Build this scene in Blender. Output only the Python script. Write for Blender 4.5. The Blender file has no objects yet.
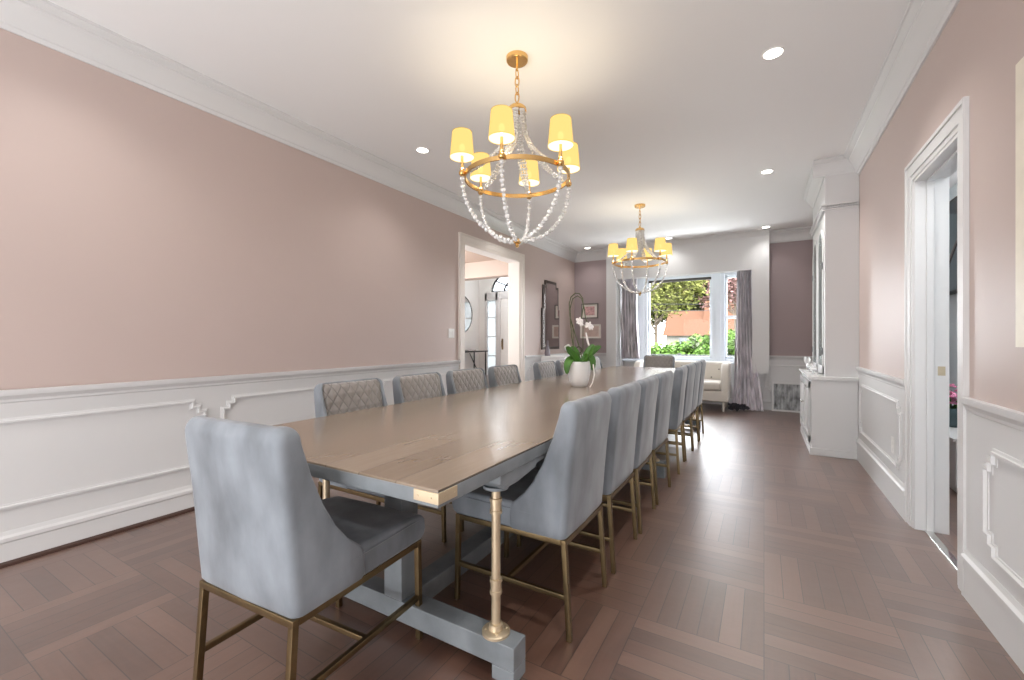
import bpy, bmesh, math, random
from mathutils import Vector, Matrix
random.seed(7)
PI = math.pi
S = bpy.context.scene
C = S.collection
R = math.radians

# ------------------------------------------------------------------ materials
MATS = {}
def lin(r, g, b):
    f = lambda v: (v/255/12.92) if v/255 <= .04045 else ((v/255+.055)/1.055)**2.4
    return (f(r), f(g), f(b), 1)

def mat(name, col, rough=.5, metal=0, var=0, vscale=6, bump=0, bscale=60, sheen=0, spec=.5, trans=0, emit=None, estr=0, coat=0, stretch=None, rvar=0):
    if name in MATS: return MATS[name]
    m = bpy.data.materials.new(name); m.use_nodes = True
    nt = m.node_tree; N = nt.nodes; L = nt.links
    b = N['Principled BSDF']
    b.inputs['Base Color'].default_value = col
    b.inputs['Roughness'].default_value = rough
    b.inputs['Metallic'].default_value = metal
    b.inputs['Specular IOR Level'].default_value = spec
    b.inputs['Sheen Weight'].default_value = sheen
    b.inputs['Sheen Roughness'].default_value = .4
    b.inputs['Transmission Weight'].default_value = trans
    b.inputs['Coat Weight'].default_value = coat
    if emit:
        b.inputs['Emission Color'].default_value = emit; b.inputs['Emission Strength'].default_value = estr
    if var or bump or rvar:
        tc = N.new('ShaderNodeTexCoord'); mp = N.new('ShaderNodeMapping')
        L.new(tc.outputs['Object'], mp.inputs['Vector'])
        if stretch: mp.inputs['Scale'].default_value = stretch
    if var or rvar:
        n = N.new('ShaderNodeTexNoise'); n.inputs['Scale'].default_value = vscale; n.inputs['Detail'].default_value = 5
        L.new(mp.outputs['Vector'], n.inputs['Vector'])
        if var:
            mx = N.new('ShaderNodeMix'); mx.data_type = 'RGBA'
            mx.inputs['A'].default_value = tuple(c*(1-var) for c in col[:3]) + (1,)
            mx.inputs['B'].default_value = tuple(min(1, c*(1+var)) for c in col[:3]) + (1,)
            mr = N.new('ShaderNodeMapRange'); mr.inputs['From Min'].default_value = .3; mr.inputs['From Max'].default_value = .7
            L.new(n.outputs['Fac'], mr.inputs['Value']); L.new(mr.outputs['Result'], mx.inputs['Factor'])
            L.new(mx.outputs['Result'], b.inputs['Base Color'])
        if rvar:
            mr = N.new('ShaderNodeMapRange'); mr.inputs['From Min'].default_value = .3; mr.inputs['From Max'].default_value = .7
            mr.inputs['To Min'].default_value = rough-rvar; mr.inputs['To Max'].default_value = rough+rvar
            L.new(n.outputs['Fac'], mr.inputs['Value']); L.new(mr.outputs['Result'], b.inputs['Roughness'])
    if bump:
        n2 = N.new('ShaderNodeTexNoise'); n2.inputs['Scale'].default_value = bscale; n2.inputs['Detail'].default_value = 4
        L.new(mp.outputs['Vector'], n2.inputs['Vector'])
        bp = N.new('ShaderNodeBump'); bp.inputs['Strength'].default_value = bump; bp.inputs['Distance'].default_value = .01
        L.new(n2.outputs['Fac'], bp.inputs['Height']); L.new(bp.outputs['Normal'], b.inputs['Normal'])
    MATS[name] = m
    return m

def mth(N, L, op, a, b=None, c=None):
    n = N.new('ShaderNodeMath'); n.operation = op
    for i, v in enumerate((a, b, c)):
        if v is None: continue
        if isinstance(v, (int, float)): n.inputs[i].default_value = v
        else: L.new(v, n.inputs[i])
    return n.outputs[0]

def plank_mat(name, cols, rough, B=.46, NS=6, mode='parquet', width=.16, length=2.2, gap=.02, grain=.35, bump=.25, spec=.5, coat=0, gapdark=.25, coatr=.2, coatior=1.5, rv=.1, wf=.3, wav=0):
    """procedural boards: 'parquet' = blocks of alternating strips, 'planks' = boards along Y"""
    m = bpy.data.materials.new(name); m.use_nodes = True
    nt = m.node_tree; N = nt.nodes; L = nt.links; b = N['Principled BSDF']
    M = lambda op, a, bb=None, c=None: mth(N, L, op, a, bb, c)
    tc = N.new('ShaderNodeTexCoord'); sp = N.new('ShaderNodeSeparateXYZ')
    L.new(tc.outputs['Object'], sp.inputs[0]); x, y = sp.outputs[0], sp.outputs[1]
    if mode == 'parquet':
        xs, ys = M('DIVIDE', x, B), M('DIVIDE', y, B)
        cx, cy = M('FLOOR', xs), M('FLOOR', ys)
        par = M('FLOORED_MODULO', M('ADD', cx, cy), 2.0)
        fx, fy = M('FRACT', xs), M('FRACT', ys)
        ipar = M('SUBTRACT', 1.0, par)
        across = M('ADD', M('MULTIPLY', fx, par), M('MULTIPLY', fy, ipar))
        along = M('ADD', M('MULTIPLY', fy, par), M('MULTIPLY', fx, ipar))
        sn = M('MULTIPLY', across, float(NS)); si = M('FLOOR', sn); sf = M('FRACT', sn)
        d1 = M('MINIMUM', sf, M('SUBTRACT', 1.0, sf))
        d2 = M('MULTIPLY', M('MINIMUM', along, M('SUBTRACT', 1.0, along)), float(NS))
        d = M('MINIMUM', d1, d2)
        ida, idb = M('ADD', M('MULTIPLY', cx, 7.31), si), M('ADD', M('MULTIPLY', cy, 3.17), par)
        ga, gl = M('ADD', M('MULTIPLY', x, par), M('MULTIPLY', y, ipar)), M('ADD', M('MULTIPLY', y, par), M('MULTIPLY', x, ipar))
    else:
        sn = M('DIVIDE', x, width); si = M('FLOOR', sn); sf = M('FRACT', sn)
        d = M('MINIMUM', sf, M('SUBTRACT', 1.0, sf))
        ln = M('ADD', M('DIVIDE', y, length), M('MULTIPLY', si, .37)); lf = M('FRACT', ln)
        d = M('MINIMUM', d, M('MULTIPLY', M('MINIMUM', lf, M('SUBTRACT', 1.0, lf)), length/width))
        ida, idb = si, M('FLOOR', ln)
        ga, gl = x, y
    wn = N.new('ShaderNodeTexWhiteNoise'); wn.noise_dimensions = '2D'
    cv = N.new('ShaderNodeCombineXYZ'); L.new(ida, cv.inputs[0]); L.new(idb, cv.inputs[1]); L.new(cv.outputs[0], wn.inputs['Vector'])
    gv = N.new('ShaderNodeCombineXYZ')
    L.new(M('MULTIPLY', ga, 60.0), gv.inputs[0]); L.new(M('MULTIPLY', gl, 5.0), gv.inputs[1]); L.new(M('MULTIPLY', wn.outputs['Value'], 40.0), gv.inputs[2])
    gn = N.new('ShaderNodeTexNoise'); gn.inputs['Scale'].default_value = 1; gn.inputs['Detail'].default_value = 4; gn.inputs['Distortion'].default_value = .3
    L.new(gv.outputs[0], gn.inputs['Vector'])
    big = N.new('ShaderNodeTexNoise'); big.inputs['Scale'].default_value = 1.3; big.inputs['Detail'].default_value = 3; L.new(tc.outputs['Object'], big.inputs['Vector'])
    fac = M('ADD', M('ADD', M('MULTIPLY', wn.outputs['Value'], wf), .1), M('ADD', M('MULTIPLY', gn.outputs['Fac'], grain), M('MULTIPLY', M('SUBTRACT', big.outputs['Fac'], .5), .35)))
    cr = N.new('ShaderNodeValToRGB'); L.new(fac, cr.inputs[0])
    e = cr.color_ramp.elements
    e[0].position = .12; e[0].color = cols[0]; e[1].position = .82; e[1].color = cols[2]
    k = e.new(.45); k.color = cols[1]
    gm = M('GREATER_THAN', d, gap)
    mx = N.new('ShaderNodeMix'); mx.data_type = 'RGBA'; L.new(gm, mx.inputs['Factor'])
    mx.inputs['A'].default_value = tuple(c*gapdark for c in cols[0][:3]) + (1,); L.new(cr.outputs[0], mx.inputs['B'])
    L.new(mx.outputs['Result'], b.inputs['Base Color'])
    rr = M('ADD', rough, M('MULTIPLY', M('SUBTRACT', gn.outputs['Fac'], .5), rv)); L.new(rr, b.inputs['Roughness'])
    b.inputs['Specular IOR Level'].default_value = spec; b.inputs['Coat Weight'].default_value = coat; b.inputs['Coat Roughness'].default_value = coatr; b.inputs['Coat IOR'].default_value = coatior
    h = M('ADD', M('MULTIPLY', gn.outputs['Fac'], .3), M('ADD', M('MULTIPLY', gm, .5), M('MULTIPLY', wn.outputs['Value'], .35)))
    if wav:
        wv = N.new('ShaderNodeTexNoise'); wv.inputs['Scale'].default_value = 11; wv.inputs['Detail'].default_value = 2; L.new(tc.outputs['Object'], wv.inputs['Vector'])
        h = M('ADD', h, M('MULTIPLY', wv.outputs['Fac'], wav))
    bp = N.new('ShaderNodeBump'); bp.inputs['Strength'].default_value = bump; bp.inputs['Distance'].default_value = .004
    L.new(h, bp.inputs['Height']); L.new(bp.outputs['Normal'], b.inputs['Normal'])
    return m

def quilt_mat(name, col):
    m = bpy.data.materials.new(name); m.use_nodes = True
    nt = m.node_tree; N = nt.nodes; L = nt.links; b = N['Principled BSDF']
    M = lambda op, a, bb=None, c=None: mth(N, L, op, a, bb, c)
    tc = N.new('ShaderNodeTexCoord'); sp = N.new('ShaderNodeSeparateXYZ'); L.new(tc.outputs['Object'], sp.inputs[0])
    k = 1/.062
    a = M('FRACT', M('MULTIPLY', M('ADD', sp.outputs[0], M('MULTIPLY', sp.outputs[2], .72)), k))
    c = M('FRACT', M('MULTIPLY', M('SUBTRACT', sp.outputs[0], M('MULTIPLY', sp.outputs[2], .72)), k))
    ta = M('MINIMUM', a, M('SUBTRACT', 1.0, a)); tb = M('MINIMUM', c, M('SUBTRACT', 1.0, c))
    h = M('POWER', M('MULTIPLY', M('MINIMUM', ta, tb), 2.0), .45)
    bp = N.new('ShaderNodeBump'); bp.inputs['Strength'].default_value = .9; bp.inputs['Distance'].default_value = .009
    L.new(h, bp.inputs['Height']); L.new(bp.outputs['Normal'], b.inputs['Normal'])
    n = N.new('ShaderNodeTexNoise'); n.inputs['Scale'].default_value = 7; L.new(tc.outputs['Object'], n.inputs['Vector'])
    mx = N.new('ShaderNodeMix'); mx.data_type = 'RGBA'; L.new(n.outputs['Fac'], mx.inputs['Factor'])
    mx.inputs['A'].default_value = tuple(v*.8 for v in col[:3])+(1,); mx.inputs['B'].default_value = tuple(v*1.2 for v in col[:3])+(1,)
    seam = M('GREATER_THAN', M('MINIMUM', ta, tb), .035)
    mx2 = N.new('ShaderNodeMix'); mx2.data_type = 'RGBA'; L.new(seam, mx2.inputs['Factor'])
    mx2.inputs['A'].default_value = tuple(v*.55 for v in col[:3])+(1,); L.new(mx.outputs['Result'], mx2.inputs['B'])
    L.new(mx2.outputs['Result'], b.inputs['Base Color'])
    b.inputs['Roughness'].default_value = .6; b.inputs['Sheen Weight'].default_value = .35; b.inputs['Sheen Roughness'].default_value = .35
    return m

def glass_mat(name, tint=(1,1,1,1), refl=.5):
    m = bpy.data.materials.new(name); m.use_nodes = True
    nt = m.node_tree; N = nt.nodes; L = nt.links
    for n in list(N): N.remove(n)
    out = N.new('ShaderNodeOutputMaterial'); t = N.new('ShaderNodeBsdfTransparent'); g = N.new('ShaderNodeBsdfGlossy'); mx = N.new('ShaderNodeMixShader')
    t.inputs[0].default_value = tint; g.inputs['Roughness'].default_value = .02
    fr = N.new('ShaderNodeFresnel'); fr.inputs[0].default_value = 1.45
    L.new(mth(N, L, 'MULTIPLY', fr.outputs[0], refl), mx.inputs[0]); L.new(t.outputs[0], mx.inputs[1]); L.new(g.outputs[0], mx.inputs[2]); L.new(mx.outputs[0], out.inputs[0])
    return m

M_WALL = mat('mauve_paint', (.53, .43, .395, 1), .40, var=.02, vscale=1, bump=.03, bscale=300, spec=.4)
M_WALLF = mat('mauve_paint_dark', (.36, .292, .295, 1), .5, var=.02, vscale=1, bump=.03, bscale=300, spec=.3)  # darker version of the wall mauve, used on the window wall
M_WHITE = mat('white_trim_paint', (.665, .665, .665, 1), .38)
M_CEIL = mat('ceiling_paint', (.83, .83, .83, 1), .7)
M_FOYER = mat('foyer_white_paint', (.83, .83, .81, 1), .6)
M_TAN = mat('tan_ceiling_paint', (.40, .29, .23, 1), .6)
M_BEIGE = mat('beige_beam_paint', (.46, .36, .30, 1), .6)
M_BLUE = mat('pale_blue_paint', (.66, .74, .77, 1), .6)
M_FLOOR = plank_mat('walnut_parquet', [(.062, .026, .0165, 1), (.114, .053, .034, 1), (.170, .088, .060, 1)], .38, coatr=.37, coatior=1.85, wav=9, wf=.5, gap=.02, coat=1, gapdark=.22, grain=.42, bump=.06, spec=.6)
M_SHOE = mat('dark_walnut_moulding', (.06, .03, .022, 1), .35)
M_TABLE = plank_mat('driftwood_top', [(.165, .122, .085, 1), (.215, .163, .117, 1), (.27, .212, .158, 1)], .24, mode='planks', width=.158, length=40, gap=.007, grain=.34, bump=.02, gapdark=.45, coat=.5, rv=.05, wf=.4)
M_GREYP = mat('grey_painted_wood', (.185, .205, .22, 1), .42, var=.18, vscale=9, bump=.12, bscale=40)
M_VELVET = mat('grey_velvet', (.182, .203, .228, 1), .6, var=.34, vscale=6, bump=.06, bscale=26, sheen=.3, stretch=(1.3, 1.3, .6))
M_QUILT = quilt_mat('taupe_quilted_velvet', (.255, .235, .222, 1))
M_BRASS = mat('antique_brass', (.225, .165, .088, 1), .34, metal=1, var=.15, vscale=15)
M_GOLD = mat('polished_gold', (.78, .50, .20, 1), .25, metal=1)
M_PALEBRASS = mat('pale_brass_pipe', (.60, .49, .34, 1), .38, metal=.65, var=.08, vscale=20)
def sheer(name, col, estr, tr):
    m = bpy.data.materials.new(name); m.use_nodes = True; N = m.node_tree.nodes; L = m.node_tree.links
    for n in list(N): N.remove(n)
    out = N.new('ShaderNodeOutputMaterial'); e = N.new('ShaderNodeEmission'); t = N.new('ShaderNodeBsdfTransparent'); mx = N.new('ShaderNodeMixShader')
    e.inputs[0].default_value = col; e.inputs[1].default_value = estr; t.inputs[0].default_value = (1, .9, .7, 1); mx.inputs[0].default_value = tr
    L.new(e.outputs[0], mx.inputs[1]); L.new(t.outputs[0], mx.inputs[2]); L.new(mx.outputs[0], out.inputs[0]); return m
M_SHADE = sheer('lamp_shade_fabric', (1, .62, .15, 1), .56, .14)
M_SHADEIN = sheer('lit_shade_lining', (1, .90, .66, 1), 1.1, .25)
M_BULB = mat('warm_bulb', (1, 1, 1, 1), .5, emit=(1, .88, .62, 1), estr=2.5)
M_CAN = mat('lit_downlight', (1, 1, 1, 1), .5, emit=(1, .95, .88, 1), estr=6)
M_CRYST = mat('crystal', (.97, .97, .97, 1), .05, trans=.45, spec=1)
M_CERAM = mat('white_ceramic', (.86, .87, .88, 1), .3)
M_SOIL = mat('bark_soil', (.42, .25, .16, 1), .9, var=.4, vscale=60)
M_LEAF = mat('orchid_leaf', (.055, .165, .02, 1), .35, var=.4, vscale=9)
M_STEM = mat('orchid_stem', (.10, .11, .05, 1), .5)
M_PETAL = mat('white_petal', (.86, .82, .80, 1), .5)
M_CURT = mat('mauve_silk', (0.7130, 0.6555, 0.7130, 1), .33, var=.45, vscale=14, bump=.25, bscale=20, sheen=.3, stretch=(1, 1, .25))
M_DARKCL = mat('dark_crumpled_cloth', (.03, .03, .04, 1), .5, bump=.5, bscale=30)
M_SOFA = mat('cream_upholstery', (.66, .62, .56, 1), .75, bump=.05, bscale=120, sheen=.2)
M_BLACK = mat('black_metal', (.018, .018, .02, 1), .4, metal=.3)
M_MIRROR = mat('mirror_silver', (.68, .66, .64, 1), .03, metal=1)
M_MFRAME = mat('dark_bronze_frame', (.09, .075, .065, 1), .35, metal=.6)
M_MAT = mat('cream_picture_mount', (.78, .74, .68, 1), .7)
M_GREYFR = mat('grey_wood_frame', (.16, .14, .13, 1), .5)
M_PINKART = mat('rose_print', (.55, .33, .32, 1), .7, var=.45, vscale=22)
M_BEIGEART = mat('faded_beige_print', (.55, .42, .37, 1), .7, var=.15, vscale=10)
M_GREYART = mat('distressed_silver_print', (.30, .31, .32, 1), .5, var=.75, vscale=7, stretch=(3, 1, 1))
M_CREAMFR = mat('cream_gilt_frame', (.80, .74, .62, 1), .4, var=.05, vscale=12)
M_CANVAS = mat('pale_canvas', (.72, .68, .62, 1), .7, var=.3, vscale=4)
M_CHROME = mat('chrome', (.75, .74, .72, 1), .15, metal=1)
M_SHEER = glass_mat('frosted_sidelight', (.5, .5, .5, 1), .3)
_n = M_SHEER.node_tree; _tl = _n.nodes.new('ShaderNodeBsdfTranslucent'); _tl.inputs[0].default_value = (.36, .37, .38, 1)
_mx = _n.nodes.new('ShaderNodeMixShader'); _mx.inputs[0].default_value = .85
_o = [q for q in _n.nodes if q.type == 'OUTPUT_MATERIAL'][0]; _prev = _o.inputs[0].links[0].from_socket
_n.links.new(_prev, _mx.inputs[1]); _n.links.new(_tl.outputs[0], _mx.inputs[2]); _n.links.new(_mx.outputs[0], _o.inputs[0])
M_STRIKE = mat('worn_brass', (.55, .47, .34, 1), .5, metal=.6)
M_FROST = glass_mat('hall_glass', (.45, .46, .47, 1), .3)
M_GLASS = glass_mat('window_glass', refl=.35)
M_CABGL = mat('cabinet_glass', (.42, .50, .50, 1), .06, spec=.8)
M_CABGL.node_tree.nodes['Principled BSDF'].inputs['Alpha'].default_value = .55
M_PLASTIC = mat('white_plastic', (.80, .79, .77, 1), .35)
M_SCREEN = mat('dark_screen', (.012, .02, .028, 1), .12, coat=.4)
M_PINK = mat('pink_petals', (.62, .22, .36, 1), .6, var=.5, vscale=60)
M_DKVASE = mat('dark_teal_vase', (.04, .08, .09, 1), .3)
M_GREYVASE = mat('smoky_grey_vase', (.20, .18, .20, 1), .25)
M_BARK = mat('tree_bark', (.10, .075, .055, 1), .9, var=.3, vscale=12)
M_FOL1 = mat('spring_leaf', (0.1224, 0.1296, 0.0396, 1), .7, var=.35, vscale=3, spec=0)
M_FOL2 = mat('hedge_leaf', (0.0620, 0.1178, 0.0217, 1), .6, var=.4, vscale=4, spec=.05)
M_FOL3 = mat('blossom_leaf', (.17, .10, .095, 1), .7, var=.35, vscale=3, spec=0)
M_FOL4 = mat('far_spring_leaf', (0.0274, 0.0285, 0.0122, 1), .7, var=.35, vscale=2, spec=0)
M_GRASS = mat('lawn', (.03, .05, .012, 1), .9, var=.3, vscale=3, spec=0)
M_ROOF = mat('orange_shingle', (0.072, 0.038, 0.025, 1), .9, var=.25, vscale=5, stretch=(1, 1, 4), spec=0)
M_STUCCO = mat('pale_stucco', (0.1440, 0.1350, 0.1215, 1), .9, spec=0)
M_SILV = mat('silver_ornament', (.60, .60, .60, 1), .25, metal=.8)

# ------------------------------------------------------------------ mesh builder
class MB:
    def __init__(s): s.bm = bmesh.new()
    def box(s, x0, x1, y0, y1, z0, z1, rot=None, about=None):
        bm = s.bm; vs = [bm.verts.new((x, y, z)) for x in (x0, x1) for y in (y0, y1) for z in (z0, z1)]
        for f in ((0, 1, 3, 2), (4, 6, 7, 5), (0, 4, 5, 1), (2, 3, 7, 6), (0, 2, 6, 4), (1, 5, 7, 3)): bm.faces.new([vs[i] for i in f])
        if rot is not None:
            bmesh.ops.rotate(bm, cent=about or Vector(((x0+x1)/2, (y0+y1)/2, (z0+z1)/2)), matrix=rot, verts=vs)
        return s
    def bar(s, a, b, w, h=None, up=(0, 0, 1)):
        a, b = Vector(a), Vector(b); h = h or w; d = (b-a).normalized(); up = Vector(up)
        if abs(d.dot(up)) > .95: up = Vector((0, 1, 0))
        r = d.cross(up).normalized(); u = r.cross(d)
        P = [[s.bm.verts.new(p+r*i*w/2+u*j*h/2) for i, j in ((-1, -1), (1, -1), (1, 1), (-1, 1))] for p in (a, b)]
        for i in range(4): s.bm.faces.new([P[0][i], P[0][(i+1) % 4], P[1][(i+1) % 4], P[1][i]])
        s.bm.faces.new(P[0][::-1]); s.bm.faces.new(P[1]); return s
    def prism(s, poly, axis, a, b):
        """extrude a 2D outline. axis 'x': poly=(y,z); 'y': poly=(x,z); 'z': poly=(x,y)"""
        f = {'x': lambda p, t: (t, p[0], p[1]), 'y': lambda p, t: (p[0], t, p[1]), 'z': lambda p, t: (p[0], p[1], t)}[axis]
        A = [s.bm.verts.new(f(p, a)) for p in poly]; B = [s.bm.verts.new(f(p, b)) for p in poly]; n = len(poly)
        for i in range(n): s.bm.faces.new([A[i], A[(i+1) % n], B[(i+1) % n], B[i]])
        s.bm.faces.new(A[::-1]); s.bm.faces.new(B); return s
    def tube(s, pts, r, seg=8, cap=True):
        pts = [Vector(p) for p in pts]; n = len(pts); rr = r if isinstance(r, (list, tuple)) else [r]*n
        rings = []; prev = None
        for i, p in enumerate(pts):
            d = (pts[min(i+1, n-1)]-pts[max(i-1, 0)]).normalized()
            if prev is None:
                u = d.cross(Vector((0, 0, 1))) if abs(d.z) < .9 else d.cross(Vector((1, 0, 0)))
            else: u = prev - d*prev.dot(d)
            u.normalize(); prev = u; w = d.cross(u)
            rings.append([s.bm.verts.new(p+(u*math.cos(2*PI*k/seg)+w*math.sin(2*PI*k/seg))*rr[i]) for k in range(seg)])
        for i in range(n-1):
            for k in range(seg): s.bm.faces.new([rings[i][k], rings[i][(k+1) % seg], rings[i+1][(k+1) % seg], rings[i+1][k]])
        if cap: s.bm.faces.new(rings[0][::-1]); s.bm.faces.new(rings[-1])
        return s
    def lathe(s, prof, c=(0, 0, 0), seg=24, cap0=True, cap1=True):
        rings = [[s.bm.verts.new((c[0]+r*math.cos(2*PI*k/seg), c[1]+r*math.sin(2*PI*k/seg), c[2]+z)) for k in range(seg)] for r, z in prof]
        for i in range(len(prof)-1):
            for k in range(seg): s.bm.faces.new([rings[i][k], rings[i][(k+1) % seg], rings[i+1][(k+1) % seg], rings[i+1][k]])
        if cap0: s.bm.faces.new(rings[0][::-1])
        if cap1: s.bm.faces.new(rings[-1])
        return s
    def ball(s, c, r, sub=2, scale=None):
        g = bmesh.ops.create_icosphere(s.bm, subdivisions=sub, radius=r)['verts']
        for v in g:
            if scale: v.co = Vector((v.co.x*scale[0], v.co.y*scale[1], v.co.z*scale[2]))
            v.co += Vector(c)
        return s
    def torus(s, c, R0, r, seg=48, m=10, squash=1):
        rings = []
        for i in range(seg):
            a = 2*PI*i/seg
            rings.append([s.bm.verts.new((c[0]+(R0+r*math.cos(2*PI*k/m))*math.cos(a), c[1]+(R0+r*math.cos(2*PI*k/m))*math.sin(a), c[2]+r*squash*math.sin(2*PI*k/m))) for k in range(m)])
        for i in range(seg):
            for k in range(m): s.bm.faces.new([rings[i][k], rings[(i+1) % seg][k], rings[(i+1) % seg][(k+1) % m], rings[i][(k+1) % m]])
        return s
    def sheet(s, f, nu, nv, th=0):
        g = [[s.bm.verts.new(f(i/nu, j/nv)) for j in range(nv+1)] for i in range(nu+1)]
        for i in range(nu):
            for j in range(nv): s.bm.faces.new([g[i][j], g[i+1][j], g[i+1][j+1], g[i][j+1]])
        return s
    def xf(s, M):
        s.bm.transform(M); return s
    def build(s, name, material, parent=None, bevel=0, seg=3, smooth=True, angle=40, origin=None, subsurf=0, wn=True, solid=0):
        bmesh.ops.recalc_face_normals(s.bm, faces=s.bm.faces)
        if origin is not None: bmesh.ops.translate(s.bm, verts=s.bm.verts, vec=-Vector(origin))
        me = bpy.data.meshes.new(name); s.bm.to_mesh(me); s.bm.free()
        me.materials.append(material)
        if smooth:
            for p in me.polygons: p.use_smooth = True
            if not bevel and not subsurf: me.set_sharp_from_angle(angle=R(angle))
        o = bpy.data.objects.new(name, me); C.objects.link(o)
        if origin is not None and parent is None: o.location = origin
        if parent: o.parent = parent
        if solid:
            md = o.modifiers.new('solid', 'SOLIDIFY'); md.thickness = solid; md.offset = 0
        if bevel:
            md = o.modifiers.new('bevel', 'BEVEL'); md.width = bevel; md.segments = seg; md.limit_method = 'ANGLE'; md.angle_limit = R(30); md.use_clamp_overlap = True
            if wn:
                w = o.modifiers.new('wn', 'WEIGHTED_NORMAL'); w.keep_sharp = False
        if subsurf:
            md = o.modifiers.new('sub', 'SUBSURF'); md.levels = subsurf; md.render_levels = subsurf
        return o

def thing(name, label, cat, loc=(0, 0, 0), rz=0, group=None):
    o = bpy.data.objects.new(name, None); C.objects.link(o); o.empty_display_size = .1
    o.location = loc; o.rotation_euler = (0, 0, rz); o['label'] = label; o['category'] = cat
    if group: o['group'] = group
    return o
def tag(o, label, cat, group=None, kind=None):
    o['label'] = label; o['category'] = cat
    if group: o['group'] = group
    if kind: o['kind'] = kind
    return o
def struct(o, label=None):
    o['kind'] = 'structure'
    if label: o['label'] = label
    return o
def dup(root, loc, rz, label, group=None):
    r = root.copy(); C.objects.link(r); r.location = loc; r.rotation_euler = (0, 0, rz); r['label'] = label
    if group: r['group'] = group
    for ch in list(root.children):
        c = ch.copy(); C.objects.link(c); c.parent = r
        for g in list(ch.children):
            d = g.copy(); C.objects.link(d); d.parent = c
    return r

# ------------------------------------------------------------------ dimensions
XL, XR, YB, YR, ZC = -3.41, .805, 8.4, -3.0, 2.97
RAIL = .91

# ------------------------------------------------------------------ camera
cam = bpy.data.cameras.new('camera'); co = bpy.data.objects.new('camera', cam); C.objects.link(co)
cam.sensor_width = 36; cam.lens = 430/1024*36; cam.clip_start = .02; cam.clip_end = 400
co.location = (0, 0, 1.17); co.rotation_euler = (PI/2, 0, math.atan(252/430)); S.camera = co

# ------------------------------------------------------------------ room shell
struct(MB().box(XL-.19, XR+.155, YR, YB+.4, -.12, 0).build('floor', M_FLOOR, smooth=False))
struct(MB().box(XL-.185, XR+.155, YR-.2, YB+.6, ZC, ZC+.15).build('ceiling', M_CEIL, smooth=False))
LY0, LY1, LZ = 4.57, 6.05, 2.44       # cased opening in the left wall
w = MB()
w.box(XL-.19, XL, YR, LY0, 0, ZC).box(XL-.19, XL, LY1, YB+.3, 0, ZC).box(XL-.19, XL, LY0, LY1, LZ, ZC)
struct(w.build('wall_left', M_WALL, smooth=False))
DY0, DY1, DZ = 2.85, 3.57, 2.165     # doorway in the right wall
w = MB()
w.box(XR, XR+.145, YR, DY0, 0, ZC).box(XR, XR+.145, DY1, YB+.3, 0, ZC).box(XR, XR+.145, DY0, DY1, DZ, ZC)
struct(w.build('wall_right', M_WALL, smooth=False))
WX0, WX1, WZ = -2.47, -.17, 2.43      # window alcove in the back wall
WFX0, WFX1, WFZ0, WFZ1, WY = -2.45, -.20, .78, 2.385, 8.66
w = MB()
w.box(XL, WX0, YB, YB+.3, 0, ZC).box(WX1, XR, YB, YB+.3, 0, ZC).box(WX0, WX1, YB, YB+.3, WZ, ZC)
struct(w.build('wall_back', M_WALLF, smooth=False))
w = MB()
w.box(WX0-.2, WFX0, WY, WY+.14, -.1, WZ+.1).box(WFX1, WX1+.2, WY, WY+.14, -.1, WZ+.1).box(WFX0, WFX1, WY, WY+.14, -.1, WFZ0).box(WFX0, WFX1, WY, WY+.14, WFZ1, WZ+.1)
w.box(WX0, WX0+.012, YB, WY, 0, WZ).box(WX1-.012, WX1, YB, WY, 0, WZ).box(WX0, WX1, YB, WY, WZ-.012, WZ)
struct(w.build('wall_alcove', M_WHITE, smooth=False))
struct(MB().box(XL-.19, XR+.155, YR-.15, YR, 0, ZC).build('wall_rear', M_WALL, smooth=False))

# white boxed surround projecting in front of the window alcove
w = MB()
w.box(-2.665, WX0, 8.2, YB, .62, ZC).box(WX1, .075, 8.2, YB, .62, ZC).box(WX0, WX1, 8.2, 8.235, 2.34, ZC).box(WX0, WX1, 8.235, YB, WZ-.0, ZC)
struct(w.build('trim_1', M_WHITE, smooth=False), 'white boxed surround framing the window alcove')

def crown(mb, a, b, inward, z=ZC, s=1.0):
    """crown moulding from a to b (xy), inward = xy unit vector into the room"""
    prof = [(0, -.185), (.012, -.185), (.02, -.165), (.028, -.16), (.034, -.14), (.06, -.085), (.085, -.055), (.092, -.05), (.092, -.038), (.11, -.03), (.125, -.018), (.135, -.015), (.135, 0), (0, 0)]
    A = [mb.bm.verts.new((a[0]+inward[0]*p*s, a[1]+inward[1]*p*s, z+q*s)) for p, q in prof]
    B = [mb.bm.verts.new((b[0]+inward[0]*p*s, b[1]+inward[1]*p*s, z+q*s)) for p, q in prof]
    n = len(prof)
    for i in range(n): mb.bm.faces.new([A[i], A[(i+1) % n], B[(i+1) % n], B[i]])
    mb.bm.faces.new(A[::-1]); mb.bm.faces.new(B)
    return mb
c = MB(); crown(c, (XL, YR), (XL, YB), (1, 0)); struct(c.build('trim_2', M_WHITE, angle=20), 'white crown moulding along the long mauve wall')
c = MB(); crown(c, (XR, YR), (XR, YB), (-1, 0)); struct(c.build('trim_3', M_WHITE, angle=20), 'white crown moulding above the doorway wall')
c = MB(); crown(c, (XL, YB), (-2.665, YB), (0, -1)); crown(c, (.075, YB), (XR, YB), (0, -1)); crown(c, (-2.665, 8.2), (.075, 8.2), (0, -1), s=.45)
struct(c.build('trim_4', M_WHITE, angle=20), 'white crown moulding above the window wall')

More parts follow.
